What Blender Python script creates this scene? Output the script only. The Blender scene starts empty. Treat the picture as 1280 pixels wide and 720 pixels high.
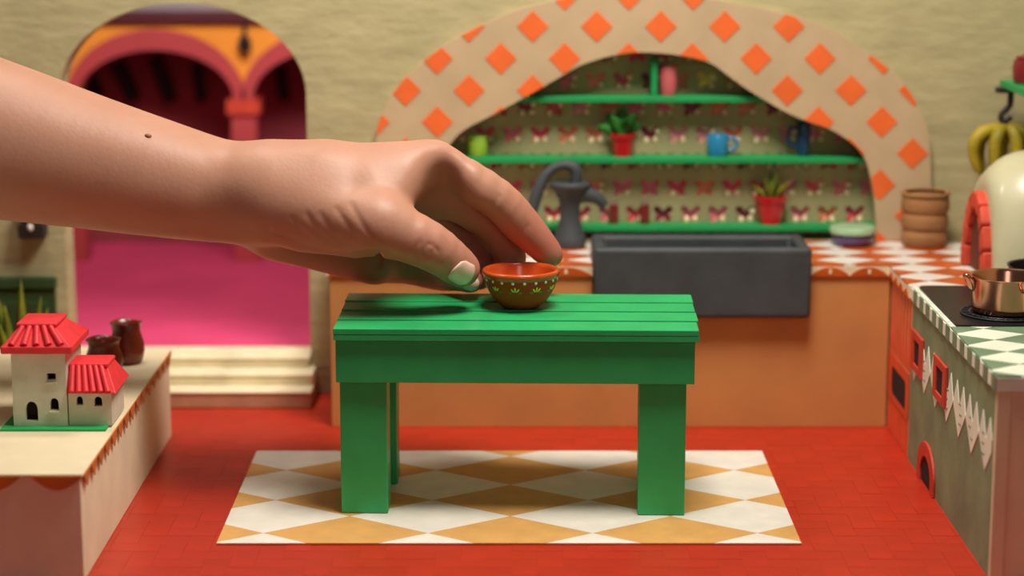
import bpy, bmesh, math, random
import numpy as np
from mathutils import Vector, Matrix
from mathutils.geometry import tessellate_polygon
from mathutils.bvhtree import BVHTree

random.seed(7)
scene = bpy.context.scene
col = scene.collection

# ------------------------------------------------------------------ camera
# unit = 10 cm of the miniature set; x right, y away, z up
FPX = 2700.0                       # focal length in pixels of the 1280 px wide frame
PITCH = math.atan(526.0 / FPX)
CP, SP = math.cos(PITCH), math.sin(PITCH)
CAMY, CAMZ = -9.0, 2.6595
cd = bpy.data.cameras.new('camera')
cam = bpy.data.objects.new('camera', cd); col.objects.link(cam)
cam.location = (0, CAMY, CAMZ)
cam.rotation_euler = (math.pi / 2 - PITCH, 0, 0)
cd.sensor_width = 36; cd.lens = FPX / 1280 * 36
cd.clip_start = .1; cd.clip_end = 100
cd.dof.use_dof = True; cd.dof.focus_distance = 9.02; cd.dof.aperture_fstop = .6
scene.camera = cam

# ------------------------------------------------------------------ light
w = bpy.data.worlds.new('world'); scene.world = w; w.use_nodes = True
bg = w.node_tree.nodes['Background']
bg.inputs[0].default_value = (1.0, .88, .74, 1); bg.inputs[1].default_value = .048

def area(name, loc, target, size, power, colr=(1, .93, .83)):
    d = bpy.data.lights.new(name, 'AREA'); d.shape = 'DISK'; d.size = size; d.energy = power; d.color = colr
    o = bpy.data.objects.new(name, d); col.objects.link(o); o.location = loc
    o.rotation_euler = (Vector(target) - Vector(loc)).to_track_quat('-Z', 'Y').to_euler()
    return o
area('key_light', (.7, -1.0, 5.4), (.1, .1, .6), 1.9, 312)
area('left_light', (-1.9, .75, 4.8), (-1.6, 1.0, .3), 1.0, 62)
area('front_fill', (.6, -6.6, 3.4), (.2, .2, .7), 1.6, 20, (1, .95, .88))  # unseen fill added on the camera side to lift the front faces
area('courtyard_fill', (-1.5, 2.5, 2.9), (-1.7, 3.3, .2), .6, 38, (1, .86, .74))  # unseen lamp added behind the wall to brighten the courtyard
vs = scene.view_settings
vs.view_transform = 'Standard'; vs.look = 'None'; vs.gamma = 1; vs.use_curve_mapping = False; vs.exposure = 0.0

# ------------------------------------------------------------------ helpers
def at(px, py, Y):
    """world point seen at pixel (px, py) of the 1280x720 frame at world depth Y"""
    v = py - 360.0; fw = FPX * CP - v * SP; dn = v * CP + FPX * SP
    d = Y - CAMY
    return Vector(((px - 640) * d / fw, Y, CAMZ - d * dn / fw))

def lin(h):
    if isinstance(h, str):
        h = h.lstrip('#'); c = [int(h[i:i + 2], 16) / 255 for i in (0, 2, 4)]
    else: c = [v / 255 for v in h]
    return tuple(v / 12.92 if v <= .04045 else ((v + .055) / 1.055) ** 2.4 for v in c) + (1,)

MATS = {}
def mat(name, colr, rough=.6, vary=.06, vscale=6., bump=0., bscale=30., rnd=0., metal=0., spec=.5, sss=0., coat=0., col2=None, stretch=None):
    if name in MATS: return MATS[name]
    m = bpy.data.materials.new(name); m.use_nodes = True
    nt = m.node_tree; N = nt.nodes; L = nt.links
    b = N['Principled BSDF']
    b.inputs['Roughness'].default_value = rough; b.inputs['Metallic'].default_value = metal
    b.inputs['Specular IOR Level'].default_value = spec
    b.inputs['Coat Weight'].default_value = coat; b.inputs['Coat Roughness'].default_value = .12
    tc = N.new('ShaderNodeTexCoord')
    vec = tc.outputs['Object']
    if stretch:
        mp = N.new('ShaderNodeMapping'); mp.inputs['Scale'].default_value = stretch
        L.new(vec, mp.inputs['Vector']); vec = mp.outputs['Vector']
    no = N.new('ShaderNodeTexNoise'); no.inputs['Scale'].default_value = vscale; no.inputs['Detail'].default_value = 5
    L.new(vec, no.inputs['Vector'])
    c = lin(colr)
    mix = N.new('ShaderNodeMix'); mix.data_type = 'RGBA'
    if col2: a, z = c, lin(col2)
    else:
        a = tuple(v * (1 - vary * 2) for v in c[:3]) + (1,); z = tuple(min(1, v * (1 + vary * 2)) for v in c[:3]) + (1,)
    mix.inputs[6].default_value = a; mix.inputs[7].default_value = z
    mr = N.new('ShaderNodeMapRange'); mr.inputs[1].default_value = .3; mr.inputs[2].default_value = .7
    L.new(no.outputs['Fac'], mr.inputs[0]); L.new(mr.outputs[0], mix.inputs[0])
    out = mix.outputs[2]
    if rnd:
        oi = N.new('ShaderNodeObjectInfo'); hs = N.new('ShaderNodeHueSaturation')
        ma = N.new('ShaderNodeMapRange'); ma.inputs[3].default_value = 1 - rnd; ma.inputs[4].default_value = 1 + rnd
        L.new(oi.outputs['Random'], ma.inputs[0]); L.new(ma.outputs[0], hs.inputs['Value'])
        L.new(out, hs.inputs['Color']); out = hs.outputs['Color']
    L.new(out, b.inputs['Base Color'])
    if bump:
        n2 = N.new('ShaderNodeTexNoise'); n2.inputs['Scale'].default_value = bscale; n2.inputs['Detail'].default_value = 6
        L.new(vec, n2.inputs['Vector'])
        bp = N.new('ShaderNodeBump'); bp.inputs['Strength'].default_value = bump; bp.inputs['Distance'].default_value = .02
        L.new(n2.outputs['Fac'], bp.inputs['Height']); L.new(bp.outputs[0], b.inputs['Normal'])
    if sss:
        b.inputs['Subsurface Weight'].default_value = sss
        b.inputs['Subsurface Radius'].default_value = (1, .35, .2); b.inputs['Subsurface Scale'].default_value = .05
    MATS[name] = m
    return m

class MB:
    def __init__(s): s.v = []; s.f = []; s.m = []
    def add(s, v, f, mi=0):
        o = len(s.v); s.v += [tuple(p) for p in v]; s.f += [tuple(i + o for i in q) for q in f]; s.m += [mi] * len(f); return s
    def box(s, x0, x1, y0, y1, z0, z1, mi=0):
        v = [(x0, y0, z0), (x1, y0, z0), (x1, y1, z0), (x0, y1, z0), (x0, y0, z1), (x1, y0, z1), (x1, y1, z1), (x0, y1, z1)]
        return s.add(v, [(3, 2, 1, 0), (4, 5, 6, 7), (0, 1, 5, 4), (1, 2, 6, 5), (2, 3, 7, 6), (3, 0, 4, 7)], mi)
    def prism(s, poly, fn, d0, d1, holes=(), mi=0, mi_side=None, back=True):
        """2-D outline (u,v) turned into a plate between depths d0 (front) and d1; fn(u,v,d)->xyz"""
        if mi_side is None: mi_side = mi
        loops = [list(poly)] + [list(h) for h in holes]
        flat = [p for l in loops for p in l]; n = len(flat)
        tris = tessellate_polygon([[Vector((p[0], p[1], 0)) for p in l] for l in loops])
        v = [fn(p[0], p[1], d0) for p in flat] + [fn(p[0], p[1], d1) for p in flat]
        ft = [tuple(t) for t in tris]
        fix = []
        for t in ft:                       # orient the front faces counter-clockwise in (u,v)
            a, b, c = (flat[i] for i in t)
            if (b[0] - a[0]) * (c[1] - a[1]) - (b[1] - a[1]) * (c[0] - a[0]) < 0: t = t[::-1]
            fix.append(t)
        s.add(v, fix, mi)
        base = len(s.v) - 2 * n
        if back:
            s.f += [tuple(i + n + base for i in t[::-1]) for t in fix]; s.m += [mi] * len(fix)
        k = 0
        for li, l in enumerate(loops):
            m_ = len(l); ar = sum(l[i][0] * l[(i + 1) % m_][1] - l[(i + 1) % m_][0] * l[i][1] for i in range(m_))
            ccw = ar > 0
            if li > 0: ccw = not ccw
            for i in range(m_):
                a, b = base + k + i, base + k + (i + 1) % m_
                q = (a, a + n, b + n, b) if ccw else (b, b + n, a + n, a)
                s.f.append(q); s.m.append(mi_side)
            k += m_
        return s
    def lathe(s, prof, c=(0, 0, 0), n=40, mi=0, axis='z', mis=None):
        o = len(s.v); k = len(prof)
        for i in range(n):
            a = 2 * math.pi * i / n
            for r, z in prof: s.v.append((c[0] + r * math.cos(a), c[1] + r * math.sin(a), c[2] + z))
        for i in range(n):
            j = (i + 1) % n
            for q in range(k - 1):
                s.f.append((o + i * k + q, o + j * k + q, o + j * k + q + 1, o + i * k + q + 1)); s.m.append(mis[q] if mis else mi)
        return s
    def tube(s, pts, rad, n=12, mi=0, caps=True, flat=1.0):
        pts = [Vector(p) for p in pts]; k = len(pts)
        if not isinstance(rad, (list, tuple)): rad = [rad] * k
        o = len(s.v); up = Vector((.13, .31, .94)).normalized()
        for i, p in enumerate(pts):
            t = (pts[min(i + 1, k - 1)] - pts[max(i - 1, 0)]).normalized()
            a = t.cross(up)
            if a.length < .05: a = t.cross(Vector((1, 0, 0)))
            a.normalize(); b = t.cross(a).normalized()
            for j in range(n):
                th = 2 * math.pi * j / n
                s.v.append(tuple(p + a * math.cos(th) * rad[i] + b * math.sin(th) * rad[i] * flat))
        for i in range(k - 1):
            for j in range(n):
                q = (j + 1) % n
                s.f.append((o + i * n + j, o + i * n + q, o + (i + 1) * n + q, o + (i + 1) * n + j)); s.m.append(mi)
        if caps:
            s.f.append(tuple(o + j for j in range(n))[::-1]); s.m.append(mi)
            s.f.append(tuple(o + (k - 1) * n + j for j in range(n))); s.m.append(mi)
        return s
    def ell(s, c, r, n=12, mi=0, rot=None):
        c = Vector(c); rings = n // 2 + 1; v = []; f = []
        for i in range(rings):
            ph = math.pi * i / (rings - 1)
            for j in range(n):
                th = 2 * math.pi * j / n
                p = Vector((r[0] * math.sin(ph) * math.cos(th), r[1] * math.sin(ph) * math.sin(th), r[2] * math.cos(ph)))
                if rot is not None: p = rot @ p
                v.append(c + p)
        for i in range(rings - 1):
            for j in range(n):
                q = (j + 1) % n; f.append((i * n + j, (i + 1) * n + j, (i + 1) * n + q, i * n + q))
        return s.add(v, f, mi)

def root_loc(o):
    p = Vector((0, 0, 0))
    while o is not None: p = p + o.location; o = o.parent
    return p

def link(o, parent=None):
    col.objects.link(o)
    if parent is not None: o.parent = parent
    return o

def build(name, mb, mats, parent=None, smooth=False, bevel=0, seg=2, fix=True, loc=None, weld=True):
    """one mesh object; vertices are given in world space, moved into the parent's space"""
    off = root_loc(parent) if parent is not None else Vector((0, 0, 0))
    if loc is not None: off = off + (Vector(loc) - off)
    me = bpy.data.meshes.new(name)
    me.from_pydata([tuple(Vector(p) - off) for p in mb.v], [], mb.f)
    if not isinstance(mats, (list, tuple)): mats = [mats]
    for m in mats: me.materials.append(m)
    me.polygons.foreach_set('material_index', mb.m)
    if fix or weld:
        bm = bmesh.new(); bm.from_mesh(me)
        if weld: bmesh.ops.remove_doubles(bm, verts=bm.verts, dist=1e-5)
        if fix: bmesh.ops.recalc_face_normals(bm, faces=bm.faces)
        bm.to_mesh(me); bm.free()
    if smooth:
        me.polygons.foreach_set('use_smooth', [True] * len(me.polygons))
        if smooth != True: me.set_sharp_from_angle(angle=math.radians(smooth))
    me.update()
    o = bpy.data.objects.new(name, me); link(o, parent)
    if loc is not None: o.location = Vector(loc) - (root_loc(parent) if parent is not None else Vector((0, 0, 0)))
    if bevel:
        md = o.modifiers.new('bevel', 'BEVEL'); md.width = bevel; md.segments = seg; md.limit_method = 'ANGLE'; md.angle_limit = math.radians(35)
        md.harden_normals = False
    return o

def tag(o, label, cat, group=None):
    o['label'] = label; o['category'] = cat
    if group: o['group'] = group
    return o
def struct(o): o['kind'] = 'structure'; return o
def thing(name, loc, label, cat, group=None):
    o = bpy.data.objects.new(name, None); o.empty_display_size = .05; col.objects.link(o); o.location = loc
    return tag(o, label, cat, group)
def piece(name, mesh, parent, loc=(0, 0, 0), rot=None):
    o = bpy.data.objects.new(name, mesh); link(o, parent); o.location = loc
    if rot is not None: o.rotation_euler = rot
    return o

def catmull(P, n=6, closed=False):
    P = [Vector(p) for p in P]; out = []
    k = len(P); rng = range(k if closed else k - 1)
    for i in rng:
        if closed: a, b, c, d = P[(i - 1) % k], P[i], P[(i + 1) % k], P[(i + 2) % k]
        else: a, b, c, d = P[max(i - 1, 0)], P[i], P[i + 1], P[min(i + 2, k - 1)]
        for j in range(n):
            t = j / n
            out.append(.5 * ((2 * b) + (c - a) * t + (2 * a - 5 * b + 4 * c - d) * t * t + (3 * b - a - 3 * c + d) * t ** 3))
    if not closed: out.append(P[-1])
    return out

def clip(subj, conv):
    """Sutherland-Hodgman: subject polygon clipped by a convex counter-clockwise polygon"""
    out = [tuple(p) for p in subj]
    for i in range(len(conv)):
        a, b = conv[i], conv[(i + 1) % len(conv)]
        ins = lambda p: (b[0] - a[0]) * (p[1] - a[1]) - (b[1] - a[1]) * (p[0] - a[0]) >= -1e-9
        src, out = out, []
        for j in range(len(src)):
            p, q = src[j], src[(j + 1) % len(src)]
            if ins(p): out.append(p)
            if ins(p) != ins(q):
                d1 = (b[0] - a[0]) * (p[1] - a[1]) - (b[1] - a[1]) * (p[0] - a[0])
                d2 = (b[0] - a[0]) * (q[1] - a[1]) - (b[1] - a[1]) * (q[0] - a[0])
                t = d1 / (d1 - d2); out.append((p[0] + (q[0] - p[0]) * t, p[1] + (q[1] - p[1]) * t))
        if not out: return []
    res = []
    for p in out:
        if not res or math.dist(p, res[-1]) > 1e-5: res.append(p)
    if len(res) > 1 and math.dist(res[0], res[-1]) < 1e-5: res.pop()
    return res
def parea(p): return abs(sum(p[i][0] * p[(i + 1) % len(p)][1] - p[(i + 1) % len(p)][0] * p[i][1] for i in range(len(p)))) / 2
def diamond(cx, cy, a, b): return [(cx - a, cy), (cx, cy - b), (cx + a, cy), (cx, cy + b)]
XY = lambda u, v, d: (u, v, d)           # plate lying flat, d = height
XZ = lambda u, v, d: (u, d, v)           # plate standing, d = depth
def YZ(u, v, d): return (d, u, v)

# ------------------------------------------------------------------ materials
M_plaster = mat('khaki_plaster', '#b3a87e', .85, .05, 3.2, .55, 7, stretch=(1, 1, 2.2))
M_green = mat('green_paint', '#2cb066', .33, .05, 5, .05, 60, spec=.5)
M_greenshelf = mat('green_shelf_paint', '#0a9a50', .5, .04, 5)
M_red = mat('red_floor_paint', '#b8301c', .36, .05, 4, .05, 40, rnd=.025, spec=.4)
M_cream = mat('cream_paint', '#ead9b4', .7, .03, 5, .04, 40)
M_white = mat('white_paint', '#e9e3d6', .6, .03, 9, .05, 60)
M_tan = mat('tan_paint', '#d9a45c', .6, .04, 9, .05, 60)
M_cab = mat('ochre_cardboard', '#cc8c4e', .8, .04, 3, .06, 30)
M_orange = mat('orange_paint', '#ee6a28', .65, .04, 6)
M_band = mat('arch_cream_board', '#c2a884', .8, .04, 4, .08, 14)
M_otile = mat('burnt_orange_tile', '#c4581a', .35, .08, 9, rnd=.08)
M_wtile = mat('white_tile', '#ece8de', .3, .03, 9, rnd=.03)
M_gpaint = mat('sage_paint', '#7d8c68', .7, .10, 5, .12, 22)
M_gtile = mat('sage_tile', '#6f8a6c', .4, .06, 9, rnd=.06)
M_gwhite = mat('mint_white_paint', '#e6ead6', .5, .04, 9)
M_redtrim = mat('red_trim_paint', '#c7402c', .55, .06, 9)
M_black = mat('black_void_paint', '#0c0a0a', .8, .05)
M_slate = mat('charcoal_clay', '#3f4447', .62, .10, 5, .25, 9)
M_terr = mat('brown_clay', '#c43e12', .5, .06, 12, spec=.2)
M_terrin = mat('orange_clay_glaze', '#c8501e', .25, .06, 12, coat=.5)
M_dot = mat('white_dot_paint', '#f4efe2', .5, .02)
M_yel = mat('yellow_flower_paint', '#ecd93c', .5, .05)
M_leafp = mat('green_leaf_paint', '#2f8a35', .5, .05)
M_roof = mat('red_roof_clay', '#e8323a', .55, .06, 14, .08, 40)
M_house = mat('house_ivory_clay', '#d8d2bc', .75, .04, 12, .10, 30)
M_gbase = mat('green_felt', '#1fae5a', .8, .04)
M_vase = mat('oxblood_clay', '#7a2a18', .3, .15, 8, .08, 10, coat=.3)
M_copper = mat('copper', '#cc9478', .2, .06, 5, .02, 8, metal=1)
M_blackmetal = mat('black_enamel', '#1c1719', .38, .06, 6)
M_oven = mat('cream_oven_clay', '#c6c09c', .38, .05, 4, .25, 5, coat=.3)
M_brickrim = mat('terracotta_brick', '#c9452c', .6, .10, 8, .2, 18, rnd=.1)
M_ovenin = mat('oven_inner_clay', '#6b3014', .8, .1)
M_basket = mat('tan_basket_weave', '#a06f42', .8, .10, 5, .3, 40, stretch=(1, 1, 6))
M_redpot = mat('crimson_pot_glaze', '#b8121f', .3, .06, 8, coat=.3)
M_blue = mat('blue_glaze', '#1f86b4', .3, .06, 8, coat=.3)
M_navy = mat('navy_glaze', '#123d66', .3, .06, 8, coat=.3)
M_lime = mat('lime_glaze', '#8fbf3a', .35, .06, 8, coat=.3)
M_pinkc = mat('pink_clay', '#d2666a', .5, .06, 8)
M_leaf = mat('leaf_green', '#2f7a2a', .4, .2, 10, rnd=.2)
M_leaf2 = mat('snake_plant_green', '#4a6a22', .45, .2, 6, col2='#a8a32c', rnd=.2)
M_soil = mat('dark_soil', '#2a1a12', .9, .2)
M_banana = mat('banana_yellow', '#c2a81e', .55, .12, 6, col2='#8a7d1c', rnd=.1)
M_iron = mat('dark_iron', '#241a16', .5, .1)
M_dado = mat('forest_green_paint', '#2f4a22', .6, .08, 5)
M_purple = mat('purple_glaze', '#5a4a78', .35, .1, 8, coat=.3)
M_mint = mat('mint_glaze', '#a8cba0', .3, .1, 8, coat=.3)
M_niche = mat('niche_khaki_board', '#a39870', .85, .05, 4, .1, 16)
M_cut = mat('pale_cut_edge', '#f2e2b0', .5, .03)
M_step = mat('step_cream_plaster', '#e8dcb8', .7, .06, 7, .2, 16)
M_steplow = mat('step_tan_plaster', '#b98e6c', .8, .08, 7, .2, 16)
M_rust = mat('rust_trim_paint', '#cc7228', .6, .08, 8)
M_coral = mat('coral_stripe_paint', '#e2552c', .6, .06, 8)
M_peach = mat('peach_stripe_paint', '#dfa070', .6, .06, 8)
M_mag = mat('magenta_paint', '#dc4476', .65, .05, 2)
M_plum = mat('dark_plum_paint', '#8a343e', .85, .08, 2)
M_amber = mat('amber_paint', '#e8932e', .7, .05, 2)
M_crim = mat('crimson_paint', '#b03e44', .7, .05, 2)
M_maroon = mat('maroon_paint', '#4d1420', .8, .08, 2)
M_darkbeam = mat('dark_beam_paint', '#1c0c0c', .85, .08, 2)
M_sky = mat('lavender_grey_paint', '#b8a8b4', .8, .03, 2)

# ================================================================== STRUCTURE
WY, WT = 1.85, .20            # back wall front face and thickness
# ---- floor: herringbone of painted bricks on a red bed
RUG = (-1.181, 1.157, -.722, .668)
mb = MB().box(-4.2, 3.2, -2.6, WY, -.06, -.0016)
floor = struct(build('floor', mb, M_red))
U = .1; spots = []
BX0, BX1, BY0, BY1 = -4.2, 3.2, -2.6, WY
for i in range(int((BX0) / U) - 2, int(BX1 / U) + 2):
    for j in range(int(BY0 / U) - 2, int(BY1 / U) + 2):
        s = (i - j) % 4
        if s == 0: r = (i * U, (i + 2) * U, j * U, (j + 1) * U)
        elif s == 3: r = (i * U, (i + 1) * U, j * U, (j + 2) * U)
        else: continue
        if r[0] < BX0 or r[1] > BX1 or r[2] < BY0 or r[3] > BY1 + .001: continue
        if r[0] > RUG[0] and r[1] < RUG[1] and r[2] > RUG[2] and r[3] < RUG[3]: continue
        spots.append((r, s))
def brick_vis(r):
    x, y = (r[0] + r[1]) / 2, (r[2] + r[3]) / 2
    return -1.66 < x < 1.86 and -1.15 < y < 1.55
GAP = .0004
def brick_mesh(w, d):
    b = MB(); e = .0009
    x, y = w / 2 - GAP, d / 2 - GAP
    v = [(-x, -y, -.0025), (x, -y, -.0025), (x, y, -.0025), (-x, y, -.0025), (-x + e * .5, -y + e * .5, 0), (x - e * .5, -y + e * .5, 0), (x - e * .5, y - e * .5, 0), (-x + e * .5, y - e * .5, 0)]
    b.add(v, [(4, 5, 6, 7), (0, 1, 5, 4), (1, 2, 6, 5), (2, 3, 7, 6), (3, 0, 4, 7)])
    me = bpy.data.meshes.new('brick'); me.from_pydata(b.v, [], b.f); me.materials.append(M_red); return me
bh, bv = brick_mesh(2 * U, U), brick_mesh(U, 2 * U)
vis = sorted([s for s in spots if brick_vis(s[0])], key=lambda s: (s[0][2] + s[0][3]))
rest = [s for s in spots if not brick_vis(s[0])] + vis[300:]
for r, s in vis[:300]:
    o = piece('brick', bh if s == 0 else bv, floor, ((r[0] + r[1]) / 2, (r[2] + r[3]) / 2, random.uniform(-.0006, .0003)))
mb = MB()
for r, s in rest:
    src = bh if s == 0 else bv
    cx, cy = (r[0] + r[1]) / 2, (r[2] + r[3]) / 2; dz = random.uniform(-.0006, .0003)
    mb.add([(v.co.x + cx, v.co.y + cy, v.co.z + dz) for v in src.vertices], [tuple(p.vertices) for p in src.polygons])
o = build('brick_field', mb, M_red, floor, fix=False, weld=False); o['kind'] = 'stuff'

# ---- back wall with the arched doorway and the niche
DX0, DX1 = at(82, 300, WY).x, at(386, 300, WY).x
DC, DR = (DX0 + DX1) / 2, (DX1 - DX0) / 2
CROWN = at(235, 4, WY).z
SPR = at(0, 118, WY).z
door = [(DX1, .0), (DX1, SPR)] + [(DC + DR * math.cos(a), SPR + (CROWN - SPR) * math.sin(a)) for a in [math.pi * k / 32 for k in range(1, 32)]] + [(DX0, SPR), (DX0, .0)]
AY = WY - .05
pout = [(470, 300), (470, 235), (470, 177), (472.6, 157), (485, 127), (508, 96), (544, 65), (581, 42), (634, 17), (696, 0), (740, -9), (800, -14), (850, -10), (896, 0), (960, 13), (1024, 30), (1071, 57), (1119, 93), (1145, 128), (1161, 169), (1164, 230), (1165, 306)]
pinn = [(540, 306), (541, 240), (548, 205), (563, 180), (581, 162), (617, 143), (657, 121), (699, 97), (730, 80), (769, 69), (800, 65.5), (848, 69), (886, 78), (912, 96), (944, 118), (992, 145), (1036, 161), (1065, 179), (1081, 198), (1089, 224), (1094, 260), (1095, 306)]
CT = .80                       # worktop height
def xz(pts): return [(at(x, y, AY).x, at(x, y, AY).z) for x, y in pts]
OUT = [(p.x, max(p.y, CT)) for p in catmull([Vector((a, b, 0)) for a, b in xz(pout)], 5)]
INN = [(p.x, max(p.y, CT)) for p in catmull([Vector((a, b, 0)) for a, b in xz(pinn)], 5)]
INN[0] = (INN[0][0], CT); INN[-1] = (INN[-1][0], CT); OUT[0] = (OUT[0][0], CT); OUT[-1] = (OUT[-1][0], CT)
wall = [(-4.2, 0), (DX0, 0)] + door[::-1][1:-1] + [(DX1, 0), (3.05, 0), (3.05, 2.7), (-4.2, 2.7)]
grow = [(x + (.012 if x > .7 else -.012), z + .012) for x, z in INN]
grow[0] = (grow[0][0], CT - .01); grow[-1] = (grow[-1][0], CT - .01)
mb = MB().prism(wall, XZ, WY, WY + WT, holes=[grow])
struct(build('wall_back', mb, M_plaster, bevel=.012, seg=2))
struct(build('wall_right', MB().box(2.92, 3.05, -1.6, WY, -.06, 2.7), M_plaster))

# ---- niche: perforated board with butterfly holes, and butterflies of foil in the holes
NY = WY + .13
bf_half = [(0, .20), (.05, .24), (.14, .38), (.30, .47), (.45, .44), (.5, .28), (.43, .10), (.30, .0), (.38, -.10), (.42, -.26), (.34, -.40), (.2, -.42), (.08, -.26), (0, -.2)]
BF = bf_half[::-1] + [(-x, z) for x, z in bf_half[1:-1]]
BF = BF if sum(BF[i][0] * BF[(i + 1) % len(BF)][1] - BF[(i + 1) % len(BF)][0] * BF[i][1] for i in range(len(BF))) > 0 else BF[::-1]
PX, PZ, BW, BH = .1408, .1372, .102, .098
mb = MB(); x00 = at(710, 100, NY).x; z00 = at(800, 68, NY).z
holes = []
for k in range(-1, 8):
    zc = z00 - k * PZ
    ph = x00 + (PX / 2 if k % 2 == 0 else 0)
    for i in range(-7, 13):
        cx = ph + i * PX
        if cx < -.65 or cx > 2.05: continue
        holes.append((cx, zc))
        sq = [(cx - PX / 2, zc - PZ / 2), (cx + PX / 2, zc - PZ / 2), (cx + PX / 2, zc + PZ / 2), (cx - PX / 2, zc + PZ / 2)]
        h = [(cx + u * BW, zc + v * BH) for u, v in BF]
        t = MB().prism(sq, XZ, NY, NY + .022, holes=[h], mi=0, mi_side=1, back=False)
        mb.add(t.v, t.f)
        mb.m[-len(t.f):] = t.m
niche = struct(build('wall_niche', mb, [M_niche, M_cut], fix=False))
pal = [('foil_rose', '#f0708c'), ('foil_crimson', '#e04c66'), ('foil_wine', '#8c3048'), ('foil_coral', '#ff8468'), ('foil_pink', '#f08ea0'), ('foil_gold', '#ffcc5c')]
fm = [mat(n, c, .3, .2, 25, .5, 45, metal=.1) for n, c in pal]
bfm = []
for m in fm:
    t = MB().prism([(u * BW * 1.12, v * BH * 1.12) for u, v in BF], XZ, 0, .004)
    me = bpy.data.meshes.new('butterfly'); me.from_pydata(t.v, [], t.f); me.materials.append(m); bfm.append(me)
t = MB().ell((0, 0, 0), (.015, .012, .015), 10)  # invented cream beads standing in for bright glints on the butterflies
glint_bead = bpy.data.meshes.new('glint_bead'); glint_bead.from_pydata(t.v, [], t.f); glint_bead.materials.append(mat('cream_glint', '#fff2cc', .2, .02, coat=.5))
glint_bead.polygons.foreach_set('use_smooth', [True] * len(glint_bead.polygons))
gold = [at(883, 100, NY), at(915, 101, NY)]
coralp = [at(920, 145, NY), at(915, 172, NY), at(855, 100, NY)]
for cx, zc in holes:
    c = random.choices(range(5), (4, 4, 4, 1.5, 3))[0]
    if any(abs(g.x - cx) < .07 and abs(g.z - zc) < .07 for g in gold): c = 5
    if any(abs(g.x - cx) < .07 and abs(g.z - zc) < .07 for g in coralp): c = 3
    b_ = piece('butterfly', bfm[c], niche, (cx, NY + .027, zc), (random.uniform(-.06, .03), 0, random.uniform(-.05, .05)))
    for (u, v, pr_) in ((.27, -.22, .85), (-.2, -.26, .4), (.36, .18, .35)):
        if random.random() < pr_: piece('glint_bead', glint_bead, b_, (u * BW, -.010, v * BH))
struct(build('wall_niche_backing', MB().box(-.7, 2.1, NY + .04, NY + .06, CT - .05, 1.95), M_maroon))
# niche soffit lining: reveal between the wall opening and the board
lo, li = INN, [(x, z) for x, z in INN]
# arch board
mb = MB().prism(OUT + INN[::-1], XZ, AY, WY - .001)
arch = thing('arch_board', (.8, AY, CT), 'cream board arch with orange diamonds framing the shelf niche', 'arch')
build('board', mb, M_band, arch, bevel=.006)
d0 = at(746, 33, AY); dx = (at(906, 33, AY).x - d0.x) / 4; dz = at(0, 33, AY).z - at(0, 73, AY).z
ARCHP = [(p[0], p[1]) for p in OUT + INN[::-1]]
if sum(ARCHP[i][0] * ARCHP[(i + 1) % len(ARCHP)][1] - ARCHP[(i + 1) % len(ARCHP)][0] * ARCHP[i][1] for i in range(len(ARCHP))) < 0: ARCHP = ARCHP[::-1]
for i in range(-10, 12):
    for j in range(-2, 8):
        if (i + j) % 2: continue
        c = (d0.x + i * dx, d0.z - j * dz)
        p = clip(ARCHP, diamond(c[0], c[1], .079, .079))
        if len(p) < 3 or parea(p) < .0006: continue
        build('diamond', MB().prism(p, XZ, AY - .004, AY + .0), M_orange, arch)
# shelves in the niche
def width_at(z):
    xs = []
    for i in range(len(INN) - 1):
        (xa, za), (xb, zb) = INN[i], INN[i + 1]
        if (za - z) * (zb - z) <= 0 and za != zb: xs.append(xa + (xb - xa) * (z - za) / (zb - za))
    return (min(xs), max(xs)) if len(xs) > 1 else (INN[0][0], INN[-1][0])
SH = []
for y, lab in ((124, 'short green shelf board nearest the crown of the niche'), (200, 'long green shelf board at mid height of the niche'), (285, 'green shelf board low in the niche behind the sink')):
    z = at(800, y, WY + .02).z
    a, b = width_at(z + .01); a -= .05; b += .05
    s = build('shelf', MB().box(a, b, WY + .002, NY - .001, z - .016, z + .016), M_greenshelf, bevel=.004)
    tag(s, lab, 'shelf', 'niche shelves'); SH.append(z + .016)

# ---- courtyard beyond the doorway
NN = NY; NY = WY + WT
CY = 4.55
struct(build('floor_courtyard', MB().box(-5.2, .6, NY + .02, CY + .7, .10, .19), M_mag))
def cz(x, y): p = at(x, y, CY); return p.x, p.z
def arcpts(x0, x1, zs, zt, n=20):
    c, r = (x0 + x1) / 2, (x1 - x0) / 2
    return [(c - r * math.cos(math.pi * k / n), zs + (zt - zs) * math.sin(math.pi * k / n)) for k in range(n + 1)]
colx0, colx1 = cz(291, 200)[0], cz(322, 200)[0]
zsp = cz(0, 124)[1]; ztp = cz(0, 62)[1]; cw = colx1 - colx0
span = cz(0, 0)[0]
A1 = (cz(93, 100)[0] + .02, colx0 + .02); aw = A1[1] - A1[0]
arches = [(A1[0] - aw - cw + .04, A1[0] - cw + .04), A1, (colx1 - .02, colx1 - .02 + aw)]
ztop = cz(0, 30)[1]
poly = [(-5.2, zsp), ]
holes_ = []
top = [(.6, ztop), (-5.2, ztop)]
line = [(-5.2, zsp)]
for a, b in arches: line += arcpts(a, b, zsp, ztp)
line += [(.6, zsp)]
court = thing('courtyard_arcade', ((colx0 + colx1) / 2, CY, .19), 'amber arcade with crimson arches and column seen through the doorway', 'arcade')
build('wall_face', MB().prism(line + top, XZ, CY, CY + .12), M_amber, court)
for a, b in arches:
    t = .13
    o_ = arcpts(a - t * .55, b + t * .55, zsp, ztp + t); i_ = arcpts(a, b, zsp, ztp)
    build('arch_band', MB().prism(o_ + i_[::-1], XZ, CY - .03, CY + .1), M_crim, court)
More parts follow.
